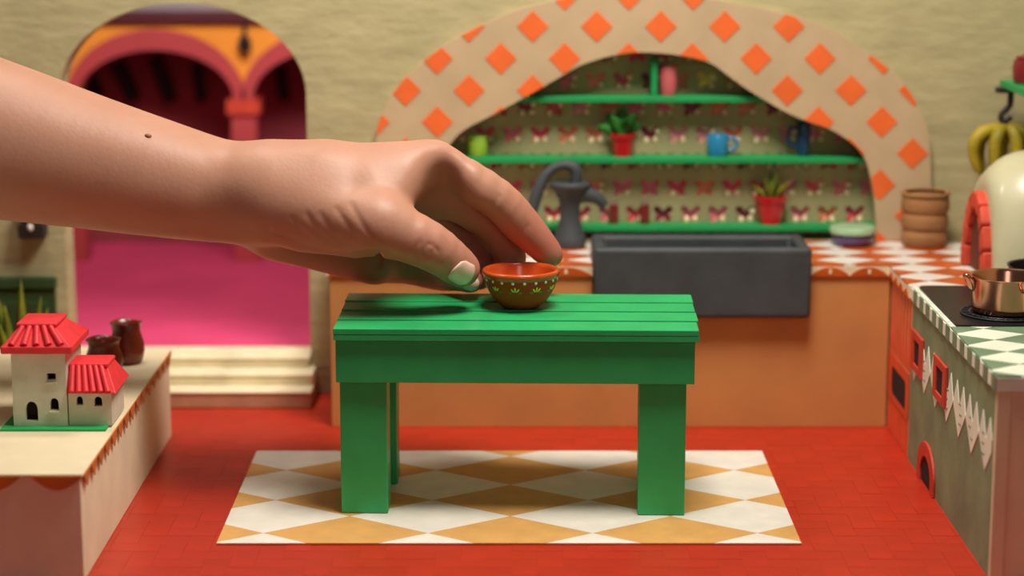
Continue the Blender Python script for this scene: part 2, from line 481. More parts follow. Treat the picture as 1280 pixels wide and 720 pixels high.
for k, xc in enumerate([(colx0 + colx1) / 2, (arches[0][1] + arches[1][0]) / 2, arches[2][1] + cw / 2 - .02]):
    c = build('column', MB().box(xc - cw / 2, xc + cw / 2, CY - .02, CY + .14, .19, zsp - .02), M_crim, court)
    build('capital', MB().box(xc - cw * .66, xc + cw * .66, CY - .05, CY + .16, zsp - .09, zsp + .0), M_redtrim, c)
build('cornice', MB().box(-5.2, .6, CY - .05, CY + .14, ztop, cz(0, 16)[1]), M_maroon, court, bevel=.02)
struct(build('wall_courtyard', MB().box(-5.2, .6, CY + .7, CY + .78, .1, ztop), M_plum))
build('gallery_ceiling', MB().box(-5.2, .6, CY + .15, CY + .69, ztop, ztop + .04), M_plum, court)
for (xa, ya, xb, yb) in ((110, 92, 122, 122), (146, 78, 168, 126), (193, 70, 214, 128), (246, 78, 252, 128), (350, 84, 356, 126)):
    pa, pb_ = at(xa, ya, CY + .6), at(xb, yb, CY + .6)
    build('beam', MB().tube([pa, pb_], .055, 4), M_darkbeam, court)
build('lantern', MB().tube([(cz(307, 30)[0], CY - .06, cz(0, 28)[1]), (cz(307, 30)[0], CY - .06, cz(0, 48)[1])], .012, 8).lathe([(0, 0), (.03, .01), (.045, .07), (.02, .11), (0, .12)], (cz(307, 50)[0], CY - .06, cz(0, 66)[1]), 10), M_darkbeam, court)
struct(build('wall_sky', MB().box(-5.2, .6, CY + .9, CY + .95, .1, 3.2), M_sky))

# ---- steps in the doorway
st = thing('doorway_steps', (DC, 1.6, 0), 'three cream plaster steps leading up to the arched doorway', 'steps')
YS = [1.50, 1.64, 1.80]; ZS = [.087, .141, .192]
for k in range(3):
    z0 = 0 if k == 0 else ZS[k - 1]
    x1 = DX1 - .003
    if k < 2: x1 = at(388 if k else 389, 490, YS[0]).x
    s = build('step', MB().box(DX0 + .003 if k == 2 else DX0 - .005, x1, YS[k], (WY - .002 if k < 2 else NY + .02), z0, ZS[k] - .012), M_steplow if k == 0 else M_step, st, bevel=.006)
    build('tread', MB().box(DX0 + .004 if k == 2 else DX0 - .005, x1, YS[k] - .008, (WY - .002 if k < 2 else NY + .02), ZS[k] - .012, ZS[k]), M_step, s, bevel=.005)

# ---- green wainscot left of the door
zd = at(40, 345, WY).z
t1 = struct(build('trim_1', MB().box(-4.2, DX0 - .06, WY - .025, WY - .001, 0, zd - .07), M_dado))
build('top_rail', MB().box(-4.2, DX0 - .05, WY - .045, WY - .001, zd - .06, zd), M_dado, t1, bevel=.008)
for k in range(4):
    xx = DX0 - .10 - k * .42
    build('panel', MB().box(xx - .36, xx, WY - .034, WY - .024, .06, zd - .13), M_dado, t1, bevel=.006)

# ================================================================== TABLE
TX0, TX1, TY0, TY1, TZ = -.7255, .7745, -.388, .300, .8223
table = thing('table', ((TX0 + TX1) / 2, (TY0 + TY1) / 2, .004), 'bright green wooden plank table standing on the diamond mat', 'table')
dp = (TY1 - TY0) / 4
for k in range(4):
    a = random.uniform(-.003, .003); b = random.uniform(-.004, .004)
    build('plank', MB().box(TX0 + a, TX1 + b, TY0 + k * dp + (.004 if k else 0), TY0 + (k + 1) * dp - (.004 if k < 3 else 0), TZ - .0385, TZ + (k - 3) * .0045), M_green, table, bevel=.003)
build('top_frame', MB().box(TX0 + .002, TX1 - .002, TY0 + .001, TY1 - .002, TZ - .064, TZ - .0395), M_green, table, bevel=.003)
az0, az1 = TZ - .245, TZ - .064
ax0, ax1, ay0, ay1 = TX0 + .008, TX1 - .018, TY0 + .022, TY1 - .022
build('apron', MB().box(ax0, ax1, ay0, ay0 + .03, az0, az1), M_green, table, bevel=.003)
build('apron', MB().box(ax0, ax1, ay1 - .03, ay1, az0, az1), M_green, table, bevel=.003)
build('apron', MB().box(ax0, ax0 + .03, ay0 + .031, ay1 - .031, az0, az1), M_green, table, bevel=.003)
build('apron', MB().box(ax1 - .03, ax1, ay0 + .031, ay1 - .031, az0, az1), M_green, table, bevel=.003)
lx0, lx1 = ax0 + .012, ax1 - .031
for (a, b, c, d) in ((lx0, lx0 + .195, ay0 + .031, ay0 + .185), (lx1 - .195, lx1, ay0 + .031, ay0 + .185), (lx0 + .006, lx0 + .2, ay1 - .18, ay1 - .031), (lx1 - .16, lx1 + .0, ay1 - .18, ay1 - .031)):
    build('leg', MB().box(a, b, c, d, .010, az0 + .001), M_green, table, bevel=.004)
table.rotation_euler.z = math.radians(-1.4)

# ================================================================== MAT
rug = thing('floor_mat', ((RUG[0] + RUG[1]) / 2, (RUG[2] + RUG[3]) / 2, .001), 'floor mat of white and tan diamonds under the green table', 'mat')
build('backing', MB().box(RUG[0] + .001, RUG[1] - .001, RUG[2] + .001, RUG[3] - .001, .001, .005), M_tan, rug)
rect = [(RUG[0], RUG[2]), (RUG[1], RUG[2]), (RUG[1], RUG[3]), (RUG[0], RUG[3])]
RW, RD, rx, ry = .668, .4655, -1.009, -.125
for i in range(-1, 8):
    for j in range(-4, 6):
        if (i + j) % 2 == 0:   # white cells: centre half way between two tips of a column
            pass
        u, v = rx + i * RW / 2, ry + j * RD / 2
        if (i % 2 == 0) == (j % 2 == 0): continue
        white = i % 2 == 0     # column of the touching tips
        p = clip(diamond(u, v, RW / 2 * .998, RD / 2 * .998), rect)
        if len(p) < 3 or parea(p) < .0004: continue
        build('diamond', MB().prism(p, XY, .0085, .005), M_white if white else M_tan, rug)

# ================================================================== BACK COUNTER
CX0, CX1, CYF = -.872, 1.81, 1.135
LIP = .055
cab = thing('back_cabinet', (.5, 1.45, 0), 'plain ochre cabinet below the orange tiled worktop and dark sink', 'cabinet')
SX0, SX1, SY0, SY1, SZ0, SZ1 = .388, 1.420, 1.05, 1.47, .552, .893
prof = [(CX0, 0), (CX1 - .002, 0), (CX1 - .002, CT - LIP - .001), (SX1 + .004, CT - LIP - .001), (SX1 + .004, SZ0 - .004), (SX0 - .004, SZ0 - .004), (SX0 - .004, CT - LIP - .001), (CX0, CT - LIP - .001)]
build('body', MB().prism(prof, XZ, CYF, WY - .004), M_cab, cab, bevel=.004)
# worktop (back run, with the notch of the sink) and its return on the right
top = thing('worktop', (.5, 1.45, CT - LIP), 'worktop of orange and white diamond tiles with wavy front edge', 'worktop')
TB = .008
RX1, OY0 = 2.915, .585
slab = [(CX0 - .015, CYF - .012), (SX0 - .003, CYF - .012), (SX0 - .003, SY1 + .003), (SX1 + .003, SY1 + .003), (SX1 + .003, CYF - .012), (CX1 - .012, CYF - .012), (CX1 - .012, OY0), (RX1, OY0), (RX1, AY - .002), (CX0 - .015, AY - .002)]
build('slab', MB().prism(slab, XY, CT - TB, CT - LIP), M_cream, top)
def tiles(regions, W, D, ox, oy, z0, z1, m_odd, m_even, parent):
    for rg in regions:
        rc = [(rg[0], rg[2]), (rg[1], rg[2]), (rg[1], rg[3]), (rg[0], rg[3])]
        for i in range(int((rg[0] - ox) / W * 2) - 3, int((rg[1] - ox) / W * 2) + 3):
            for j in range(int((rg[2] - oy) / D * 2) - 3, int((rg[3] - oy) / D * 2) + 3):
                if (i + j) % 2: continue
                p = clip(diamond(ox + i * W / 2, oy + j * D / 2, W / 2 - .004, D / 2 - .003), rc)
                if len(p) < 3 or parea(p) < .0003: continue
                build('tile', MB().prism(p, XY, z1, z0), m_even if i % 2 == 0 else m_odd, parent)
tiles([(CX0 - .013, SX0 - .005, CYF - .010, AY - .004), (SX0 - .005, SX1 + .005, SY1 + .005, AY - .004), (SX1 + .005, CX1 - .012, CYF - .010, AY - .004), (CX1 - .012, RX1, OY0 + .002, AY - .004)],
      .30, .215, 1.91, 1.04, CT - TB, CT, M_otile, M_wtile, top)
# wavy border: orange mounds with a pale tick on the lip
def mounds(x0, x1, y, parent, per=.235):
    n = max(1, round((x1 - x0) / per)); per = (x1 - x0) / n
    for k in range(n):
        a = x0 + k * per
        p = [(a + per * t / 12, CT - LIP + .001 + .042 * math.sin(math.pi * t / 12) ** .8) for t in range(13)]
        m = build('edge_scallop', MB().prism([(a + .001, CT - LIP)] + p[1:-1] + [(a + per - .001, CT - LIP)], XZ, y - .004, y), M_otile, parent)
        build('tick', MB().box(a + per / 2 - .007, a + per / 2 + .007, y - .006, y - .004, CT - LIP + .012, CT - LIP + .034), M_cream, m)
mounds(CX0 - .013, SX0 - .004, CYF - .012, top); mounds(SX1 + .004, CX1 - .013, CYF - .012, top)

# sink
sink = thing('sink', ((SX0 + SX1) / 2, (SY0 + SY1) / 2, SZ0), 'charcoal clay farmhouse sink set into the worktop', 'sink')
wt = .055
s = MB()
o_ = [(SX0, SY0), (SX1, SY0), (SX1, SY1), (SX0, SY1)]; i_ = [(SX0 + wt, SY0 + wt), (SX1 - wt, SY0 + wt), (SX1 - wt, SY1 - wt), (SX0 + wt, SY1 - wt)]
def ring(p, z): return [(x, y, z) for x, y in p]
v = ring(o_, SZ0) + ring(o_, SZ1) + ring(i_, SZ1) + ring(i_, SZ0 + .07)
f = [(3, 2, 1, 0), (12, 13, 14, 15)]
for k in range(4):
    n_ = (k + 1) % 4
    for q in range(3): f.append((q * 4 + k, q * 4 + n_, q * 4 + 4 + n_, q * 4 + 4 + k))
s.add(v, f)
b = build('basin', s, M_slate, sink, bevel=.022, seg=4, smooth=40)
build('drain', MB().lathe([(0, .004), (.03, .004), (.034, 0)], ((SX0 + SX1) / 2, (SY0 + SY1) / 2, SZ0 + .071), 16), M_iron, sink)

# hand pump
PXc, PYc = .288, 1.62
pump = thing('water_pump', (PXc, PYc, CT), 'grey clay hand pump with arched handle beside the sink', 'pump')
build('body', MB().lathe([(0, 0), (.078, 0), (.082, .02), (.078, .05), (.064, .09), (.052, .14), (.049, .19), (.056, .235), (.075, .275), (.097, .298), (.102, .312), (.098, .324), (.085, .328), (0, .322)], (PXc, PYc, CT + .001), 36), M_slate, pump, smooth=60)
sp = catmull([(PXc + .03, PYc, CT + .265), (PXc + .09, PYc, CT + .262), (PXc + .14, PYc, CT + .242), (PXc + .175, PYc, CT + .205)], 4)
build('spout', MB().tube(sp, [.05 - .028 * k / (len(sp) - 1) for k in range(len(sp))], 14), M_slate, pump, smooth=60)
hp = catmull([(PXc + .028, PYc, CT + .31), (PXc + .03, PYc, CT + .38), (PXc - .0, PYc, CT + .408), (PXc - .06, PYc, CT + .405), (PXc - .12, PYc, CT + .36), (PXc - .16, PYc, CT + .28), (PXc - .19, PYc, CT + .18)], 5)
build('handle', MB().tube(hp, [.027 + .004 * math.sin(k * .3) for k in range(len(hp))], 14), M_slate, pump, smooth=60)

# jar and basket at the right end of the worktop
jx = at(1065, 300, 1.68).x
jar = thing('lidded_dish', (jx, 1.68, CT), 'low purple glazed dish with mint lid beside the stacked basket', 'dish')
build('dish', MB().lathe([(0, 0), (.085, 0), (.1, .012), (.104, .05), (.1, .058), (0, .058)], (jx, 1.68, CT + .001), 28), M_purple, jar, smooth=50)
build('lid', MB().lathe([(.09, .058), (.112, .062), (.116, .08), (.108, .094), (.07, .1), (0, .1)], (jx, 1.68, CT + .001), 28), M_mint, jar, smooth=50)
bx_ = at(1155, 300, 1.66).x
bk = thing('steamer_basket', (bx_, 1.66, CT), 'stack of three round tan basket tiers on the orange tiles', 'basket')
for k in range(3):
    z = CT + .002 + k * .085; r = .112 + .003 * k
    build('tier', MB().lathe([(0, 0), (r - .008, 0), (r, .012), (r + .002, .045), (r - .002, .07), (r - .010, .083), (0, .083)], (bx_, 1.66, z), 32), M_basket, bk, smooth=50)
build('rim', MB().lathe([(.098, .0), (.12, .0), (.122, .012), (.115, .02), (.1, .016)], (bx_, 1.66, CT + .255), 32), M_basket, bk, smooth=50)

# ================================================================== RIGHT COUNTER
RXF = 1.815                     # face of the right-hand run
GY0, GY1 = -1.155, OY0 - .004
oc = thing('orange_cabinet', (2.3, .85, 0), 'coral and peach striped cabinet end in the corner between ochre and sage cabinets', 'cabinet')
build('body', MB().box(RXF, RX1, OY0, CYF - .002 + .7, 0, CT - LIP), M_peach, oc)
n = 7
yy0, yy1 = OY0 + .004, CYF - .016
for k in range(n):
    a = yy0 + (yy1 - yy0) * (k + .05) / n; b_ = yy0 + (yy1 - yy0) * (k + .8) / n
    build('stripe', MB().prism([(a, .40), (b_, .40), ((a + b_) / 2 + .012, CT - LIP - .004), ((a + b_) / 2 - .012, CT - LIP - .004)], YZ, RXF - .003, RXF), M_coral, oc)
    build('stripe', MB().prism([(a, .004), (b_, .004), (b_, .17), (a, .17)], YZ, RXF - .003, RXF), M_coral, oc)
sl = [(yy0, .17), (yy1, .17), (yy1, .39), (yy0, .39)]
def rrect(x0, x1, z0, z1, r, n=4):
    pts = []
    for cx, cz_, a0 in ((x1 - r, z0 + r, -90), (x1 - r, z1 - r, 0), (x0 + r, z1 - r, 90), (x0 + r, z0 + r, 180)):
        for k in range(n + 1):
            t = math.radians(a0 + 90 * k / n); pts.append((cx + r * math.cos(t), cz_ + r * math.sin(t)))
    return pts
hole = rrect(yy0 + .07, yy1 - .09, .20, .335, .03)
build('slot_panel', MB().prism(sl, YZ, RXF - .006, RXF - .003, holes=[hole]), M_coral, oc)
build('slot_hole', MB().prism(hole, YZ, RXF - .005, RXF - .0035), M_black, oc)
for k in range(4):
    a = yy0 + (yy1 - yy0) * k / 4; b_ = yy0 + (yy1 - yy0) * (k + 1) / 4
    build('edge_scallop', MB().prism([(a + .002, CT - LIP), ((a + b_) / 2, CT - .02), (b_ - .002, CT - LIP)], YZ, CX1 - .016, CX1 - .012), M_otile, top)

gc = thing('stove_cabinet', (2.35, -.3, 0), 'sage green painted cabinet with white pennants and red windows below the stove', 'cabinet')
build('body', MB().box(RXF, RX1, GY0 + .02, GY1, 0, CT - .062), M_gpaint, gc)
build('end_panel', MB().box(RXF + .004, RX1, GY0, GY0 + .019, 0, CT - .062), M_cream, gc, bevel=.004)
build('corner_post', MB().box(RXF - .004, RXF + .05, GY0 - .008, GY0 + .018, 0, CT - .062), M_cream, gc, bevel=.006)
# pennants
n = 8; pw = .2475
for k in range(n):
    yc = .4885 - k * pw
    zt, zm, zb_ = .612, .52, .385
    q = [(yc - pw * .5, zm), (yc, zb_), (yc + pw * .5, zm), (yc + pw * .25, zt), (yc, zm + .01), (yc - pw * .25, zt)]
    q = [(yc - pw * .5, zm - .015), (yc - .0, zb_ - .0), (yc + pw * .5, zm - .015), (yc + pw * .25, zt), (yc, zm - .01), (yc - pw * .25, zt)]
    q = clip(q, [(GY0 + .052, 0), (GY1 - .002, 0), (GY1 - .002, 1), (GY0 + .052, 1)])
    if len(q) < 3 or parea(q) < .0005: continue
    pn = build('pennant', MB().prism(q, YZ, RXF - .003, RXF), M_gwhite, gc)
    sq = MB()
    for t in range(3):
        yb, zz = yc + random.uniform(-.04, .04), .44 + t * .04
        sq.tube([(RXF - .0035, yb + .016 * math.cos(u), zz + .004 * u + .008 * math.sin(u * 2)) for u in (0, .8, 1.6, 2.4, 3.1)], .0018, 5)
    build('squiggle', sq, M_gtile, pn)
for a, b_ in ((.28, .53), (-.25, .01)):
    hole = [(a + .06, .472), (b_ - .06, .472), (b_ - .06, .582), (a + .06, .582)]
    z0, z1 = .44, .618
    fr = build('window_frame', MB().prism([(a, z0), (b_, z0), (b_, z1), (a, z1)], YZ, RXF - .014, RXF - .0005, holes=[hole]), M_redtrim, gc, bevel=.003)
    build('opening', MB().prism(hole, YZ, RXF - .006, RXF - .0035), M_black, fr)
a0, a1 = -.075, .30
ao = [(a1, .002)] + [((a0 + a1) / 2 + (a1 - a0) / 2 * math.cos(t), .06 + .135 * math.sin(t)) for t in [math.pi * k / 18 for k in range(19)]] + [(a0, .002)]
ai = [((a0 + a1) / 2 + ((p[0] - (a0 + a1) / 2) * .62), p[1] * .68 if p[1] > .01 else .002) for p in ao]
build('arch_frame', MB().prism(ao + ai[::-1], YZ, RXF - .012, RXF - .0005), M_redtrim, gc, bevel=.003)
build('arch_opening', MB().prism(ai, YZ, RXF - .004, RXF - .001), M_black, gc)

gt = thing('stove_worktop', (2.35, -.3, CT - .06), 'worktop of sage and white diamond tiles with striped edge around the stove', 'worktop')
build('slab', MB().box(RXF - .010, RX1, GY0 - .012, GY1, CT - .061, CT - TB), M_gwhite, gt)
tiles([(RXF - .006, RX1, GY0 - .008, -.290)], .30, .215, 1.935, -.648, CT - TB, CT, M_gtile, M_gwhite, gt)
tiles([(RXF - .006, RXF + .016, -.288, GY1)], .30, .215, 1.935, -.648, CT - TB, CT, M_gwhite, M_gwhite, gt)
n = 12; L_ = GY1 - (GY0 - .012)
for k in range(n):
    a = GY0 - .012 + L_ * k / n
    build('edge_stripe', MB().box(RXF - .0135, RXF - .010, a, a + L_ / n * .5, CT - .061, CT - .002), M_gtile, gt)

# stove plate with burners
SV = (RXF + .02, 2.90, -.282, GY1 - .004)
stove = thing('stove_plate', (2.36, .14, CT), 'flat black stove plate set in the green tiled worktop', 'stove')
build('plate', MB().prism(rrect(SV[0], SV[1], SV[2], SV[3], .03), XY, CT + .006, CT - TB + .0005), M_blackmetal, stove, bevel=.004)
POT = (at(1257, 385, -.06).x, -.075)
BUR = [(POT[0] - .01, POT[1] - .0), (2.35, .38)]
for bx, by in BUR:
    bu = build('burner', MB().lathe([(0, .006), (.175, .006), (.19, .0), (.175, .0), (0, .0)], (bx, by, CT + .0062), 32), M_blackmetal, stove, smooth=40)
    g = MB()
    for k in range(28):
        t = 2 * math.pi * k / 28
        g.tube([(bx + .10 * math.cos(t), by + .10 * math.sin(t), CT + .0155), (bx + .182 * math.cos(t), by + .182 * math.sin(t), CT + .0155)], .0045, 5)
    for r in (.11, .145, .18):
        g.tube([(bx + r * math.cos(2 * math.pi * k / 40), by + r * math.sin(2 * math.pi * k / 40), CT + .0155) for k in range(41)], .0045, 5, caps=False)
    build('grate', g, mat('grate_grey', '#3a3a40', .35, .05, metal=.6), bu)
# copper pot
pz = CT + .0205; pr = .150
pot = thing('copper_pot', (POT[0], POT[1], pz), 'shiny copper pot with pouring lip on the stove burner', 'pot')
build('body', MB().lathe([(0, 0), (pr - .018, 0), (pr - .006, .008), (pr, .03), (pr, .143), (pr + .008, .151), (pr + .009, .156), (pr - .002, .154), (pr - .008, .143), (pr - .008, .03), (pr - .02, .012), (0, .012)], (POT[0], POT[1], pz), 56), M_copper, pot, smooth=50)
lipm = MB(); ang = math.radians(188)
for k in range(9):
    pass
lc = Vector((POT[0] - pr, POT[1] - .02, pz + .148))
lip = catmull([lc + Vector((.004, 0, -.055)), lc + Vector((-.010, 0, -.02)), lc + Vector((-.022, 0, .002)), lc + Vector((-.04, 0, .012))], 4)
build('spout', MB().tube(lip, [.014 + .012 * math.sin(math.pi * k / (len(lip) - 1)) for k in range(len(lip))], 12, flat=.6), M_copper, pot, smooth=60)
hx, hy = POT[0] + .06, POT[1] - pr * .93
build('handle', MB().tube(catmull([(hx - .03, hy + .006, pz + .115), (hx - .03, hy - .03, pz + .118), (hx + .01, hy - .045, pz + .13), (hx + .05, hy - .022, pz + .132), (hx + .055, hy + .012, pz + .130)], 5), .008, 10), M_copper, pot, smooth=60)
# black pan behind it
pan = thing('black_pan', (2.62, .28, CT + .0205), 'black pan on the stove behind the copper pot', 'pan')
pb = at(1300, 338, .42)
pan.location = (2.35, .385, CT + .0205)
build('body', MB().lathe([(0, 0), (.135, 0), (.148, .015), (.152, .10), (.16, .11), (.16, .116), (.15, .112), (.142, .02), (0, .012)], (2.35, .385, CT + .0205), 40), M_blackmetal, pan, smooth=50)

# clay oven
OC = Vector((2.43, .955, CT))
oven = thing('clay_oven', tuple(OC), 'cream clay dome oven with red brick mouth on the tiled worktop', 'oven')
md = Vector((-1, -.05, 0)).normalized()          # direction the mouth faces
mt_ = Vector((-md.y, md.x, 0))
if mt_.y > 0: mt_ = -mt_                         # towards the camera
mc = OC + md * .24                               # centre of the mouth plane
nseg = 40; rings = 14; s = MB(); vv = []
HZ_ = .57; RR = .36
for i in range(rings + 1):
    ph = math.pi / 2 * i / rings
    for j in range(nseg):
        th = 2 * math.pi * j / nseg
        p = Vector((RR * math.cos(ph) ** .8 * math.cos(th), RR * math.cos(ph) ** .8 * math.sin(th), HZ_ * math.sin(ph)))
        d = p.dot(md)                            # flatten towards the mouth
        if d > .24: p = p - md * (d - .24)
        p *= 1 + .012 * math.sin(5 * th + 3 * ph) * math.cos(ph)
        vv.append(OC + p)
ff = [(i * nseg + j, i * nseg + (j + 1) % nseg, (i + 1) * nseg + (j + 1) % nseg, (i + 1) * nseg + j) for i in range(rings) for j in range(nseg)]
s.add(vv, ff); build('dome', s, M_oven, oven, smooth=True)
# mouth: ring of bricks round a dark opening
mr0, mr1, mh0, mh1 = .14, .205, .30, .385
nb = 9
for k in range(nb):
    t0, t1 = math.pi * (k + .03) / nb, math.pi * (k + .97) / nb
    vv = []
    for dd in (-.03, .045):
        for (t, ra, rb) in ((t0, mr0, mh0), (t0, mr1, mh1), (t1, mr1, mh1), (t1, mr0, mh0)):
            vv.append(mc + md * dd + mt_ * (ra * math.cos(t)) + Vector((0, 0, rb * math.sin(t) + .002)))
    build('rim_brick', MB().add(vv, [(0, 1, 2, 3), (7, 6, 5, 4), (0, 4, 5, 1), (1, 5, 6, 2), (2, 6, 7, 3), (3, 7, 4, 0)]), M_brickrim, oven, bevel=.014, seg=3, smooth=50)
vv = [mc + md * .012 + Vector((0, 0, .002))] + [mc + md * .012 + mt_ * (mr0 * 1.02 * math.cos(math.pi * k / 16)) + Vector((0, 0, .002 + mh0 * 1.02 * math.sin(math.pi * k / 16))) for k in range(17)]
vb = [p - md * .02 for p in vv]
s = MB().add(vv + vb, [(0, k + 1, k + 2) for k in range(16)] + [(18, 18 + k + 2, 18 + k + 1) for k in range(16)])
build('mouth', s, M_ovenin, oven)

# shelf on the right wall, red jar and bananas
zs = at(1255, 102, 1.6).z
rs = build('shelf', MB().prism([(at(1252, 100, 1.66).x, 1.70), (at(1252, 100, 1.66).x + .02, .75), (2.918, .75), (2.918, 1.70)], XY, zs, zs - .035), M_greenshelf, bevel=.004)
tag(rs, 'green shelf on the right-hand plaster wall above the oven', 'shelf')
rj = thing('red_jar', (2.53, 1.5, zs), 'dark red jar on the green shelf above the bananas', 'jar')
build('body', MB().lathe([(0, 0), (.085, 0), (.095, .02), (.098, .08), (.09, .115), (0, .115)], (2.53, 1.5, zs + .001), 24), mat('dark_red_glaze', '#7d1c20', .4, .1, coat=.2), rj, smooth=50)
build('lid', MB().lathe([(.08, .116), (.082, .13), (.04, .142), (0, .143)], (2.53, 1.5, zs + .001), 24), MATS['dark_red_glaze'], rj, smooth=50)
hk = (at(1256, 160, 1.66).x, 1.66)
hook = build('banana_hook', MB().tube(catmull([(hk[0] + .02, hk[1], zs - .036), (hk[0] + .02, hk[1], zs - .12), (hk[0] - .02, hk[1], zs - .17), (hk[0] - .01, hk[1], zs - .20), (hk[0] + .03, hk[1], zs - .18)], 5), .016, 8).box(hk[0] - .05, hk[0] + .1, hk[1] - .03, hk[1] + .03, zs - .06, zs - .036), M_iron)
tag(hook, 'dark iron hook under the green wall shelf carrying the bananas', 'hook')
bun = thing('banana_bunch', (hk[0], hk[1], zs - .24), 'bunch of small yellow bananas hanging from the hook by the oven', 'bananas')
ztopb = zs - .235
for k, (dx_, dy_, ln) in enumerate(((-.15, -.02, .22), (-.11, .03, .24), (-.055, -.05, .24), (0, .03, .22), (.05, -.05, .25), (.1, .02, .22), (.14, -.03, .24), (-.03, .05, .28))):
    p = catmull([(hk[0] + .01, hk[1], ztopb), (hk[0] + dx_ * .75, hk[1] + dy_, ztopb - .02), (hk[0] + dx_ * 1.05, hk[1] + dy_ * 1.3, ztopb - ln * .45), (hk[0] + dx_ * .85, hk[1] + dy_ * 1.2, ztopb - ln)], 4)
    m_ = len(p); build('banana', MB().tube(p, [.008 + .026 * math.sin(math.pi * min(1, .08 + .9 * q / (m_ - 1))) ** .6 for q in range(m_)], 8), M_banana, bun, smooth=70)
build('stem', MB().tube([(hk[0] + .01, hk[1], ztopb - .01), (hk[0] + .005, hk[1], ztopb + .022)], .016, 8), mat('banana_stem_brown', '#5a4a1c', .7), bun)

# ================================================================== SHELF THINGS
SYc = WY + .062
def sx(px, y=190): return at(px, y, SYc).x
def cup(name, px, shelf, prof, m, label, cat, handle=0, group=None, hm=None):
    z = SH[shelf] + .001; x = sx(px)
    t = thing(name, (x, SYc, z), label, cat, group)
    build('body', MB().lathe(prof, (x, SYc, z), 28), m, t, smooth=50)
    if handle:
        h = prof_h(prof); r = max(p[0] for p in prof)
        pts = catmull([(x + handle * r * .9, SYc, z + h * .8), (x + handle * (r + .035), SYc, z + h * .78), (x + handle * (r + .04), SYc, z + h * .4), (x + handle * r * .85, SYc, z + h * .22)], 5)
        build('handle', MB().tube(pts, .009, 8), m, t, smooth=60)
    return t, x, z
def prof_h(p): return max(q[1] for q in p)
def cupprof(r0, r1, h): return [(0, 0), (r0, 0), (r0 + .004, .006), (r1, h - .004), (r1 - .003, h), (r1 - .009, h - .003), (r0 - .006, .012), (0, .012)]
cup('cup', 597, 1, cupprof(.046, .05, .105), M_lime, 'lime green cup at the end of the long niche shelf', 'cup', 0)
cup('mug', 897, 1, cupprof(.05, .055, .108), M_blue, 'bright blue mug with handle on the long niche shelf', 'mug', 1)
cup('vase', 1004, 1, cupprof(.026, .037, .175), M_navy, 'tall narrow navy blue vase on the long niche shelf', 'vase', -1)
cup('tumbler', 834, 0, cupprof(.040, .048, .15), M_pinkc, 'pink clay tumbler on the short niche shelf', 'tumbler', 0)
x = sx(816)
d = build('shelf_divider', MB().box(x - .016, x + .016, WY + .01, NN - .004, SH[0] + .0005, SH[0] + .185), M_greenshelf, bevel=.004)
tag(d, 'upright green divider board on the short niche shelf beside the pink tumbler', 'divider')
for px, lab in ((767, 'small dark red bottle next to the pump spout on the low niche shelf'), (806, 'small dark red bottle standing between another bottle and the faceted red pot')):
    z = SH[2] + .001; x = sx(px, 270)
    t = thing('bottle', (x, SYc, z), lab, 'bottle', 'dark red bottles on the low niche shelf')
    build('body', MB().lathe([(0, 0), (.022, 0), (.025, .006), (.024, .095), (.0, .098)], (x, SYc, z), 18), mat('bottle_red', '#7e1a1a', .35, .1, coat=.3), t, smooth=50)
    build('cap', MB().lathe([(.016, .098), (.017, .122), (0, .124)], (x, SYc, z), 14), mat('cap_grey', '#8a7a6a', .5), t, smooth=50)
def leafmesh(mbx, base, tip, wid, bend, up=Vector((0, 0, 1))):
    base, tip = Vector(base), Vector(tip); d = tip - base
    side = d.cross(Vector((0, 1, .15))).normalized() if abs(d.normalized().y) < .9 else Vector((1, 0, 0))
    nn = side.cross(d).normalized(); k = 8; v = []; f = []
    for i in range(k + 1):
        t = i / k; w_ = wid * math.sin(math.pi * (.06 + .94 * t) ** .85) if i < k else 0
        c = base + d * t + nn * bend * math.sin(math.pi * t)
        v += [c - side * w_, c - nn * w_ * .25 + nn * .003, c + side * w_, c - nn * w_ * .25 - nn * .003]
    for i in range(k):
        for a in range(4):
            b_ = (a + 1) % 4; f.append((i * 4 + a, i * 4 + b_, i * 4 + 4 + b_, i * 4 + 4 + a))
    mbx.add(v, f)
def plant(name, px, shelf, r0, r1, h, label, leaves, sides=28):
    z = SH[shelf] + .001; x = sx(px, 190 if shelf == 1 else 265)
    t = thing(name, (x, SYc, z), label, 'potted plant')
    build('pot', MB().lathe([(0, 0), (r0, 0), (r1, h * .8), (r1 + .006, h * .8), (r1 + .007, h), (r1 - .006, h), (r1 - .01, h * .86), (0, h * .86)], (x, SYc, z), sides), M_redpot, t, smooth=30 if sides < 12 else 50)
    build('soil', MB().lathe([(0, h * .9), (r1 - .009, h * .88)], (x, SYc, z), sides), M_soil, t)
    for (dx_, dy_, dz_, w_, bn) in leaves:
        m_ = MB(); leafmesh(m_, (x + dx_ * .12, SYc + dy_ * .1, z + h * .86), (x + dx_, SYc + dy_, z + h * .9 + dz_), w_, bn)
        build('leaf', m_, M_leaf if shelf == 1 else M_leaf2, t, smooth=True)
plant('potted_plant', 778, 1, .048, .06, .115, 'red pot with broad green leaves on the long niche shelf',
      [(-.13, -.03, .05, .03, .03), (-.06, -.05, .11, .035, .02), (.0, .02, .15, .035, .02), (.06, -.04, .12, .035, .02), (.10, .0, .06, .03, .03), (.02, -.07, .09, .035, .03), (-.03, .04, .13, .03, .02), (.04, .04, .10, .035, .01), (-.09, .02, .12, .028, .03)])
plant('potted_plant', 963, 2, .055, .078, .145, 'faceted red pot with thin upright leaves on the low niche shelf',
      [(-.10, 0, .07, .014, .02), (-.04, -.03, .12, .016, .0), (0, .02, .15, .018, 0), (.03, -.02, .14, .018, 0), (.06, .02, .11, .016, .01), (.10, -.02, .09, .016, .02), (.015, -.04, .11, .016, 0)], sides=8)

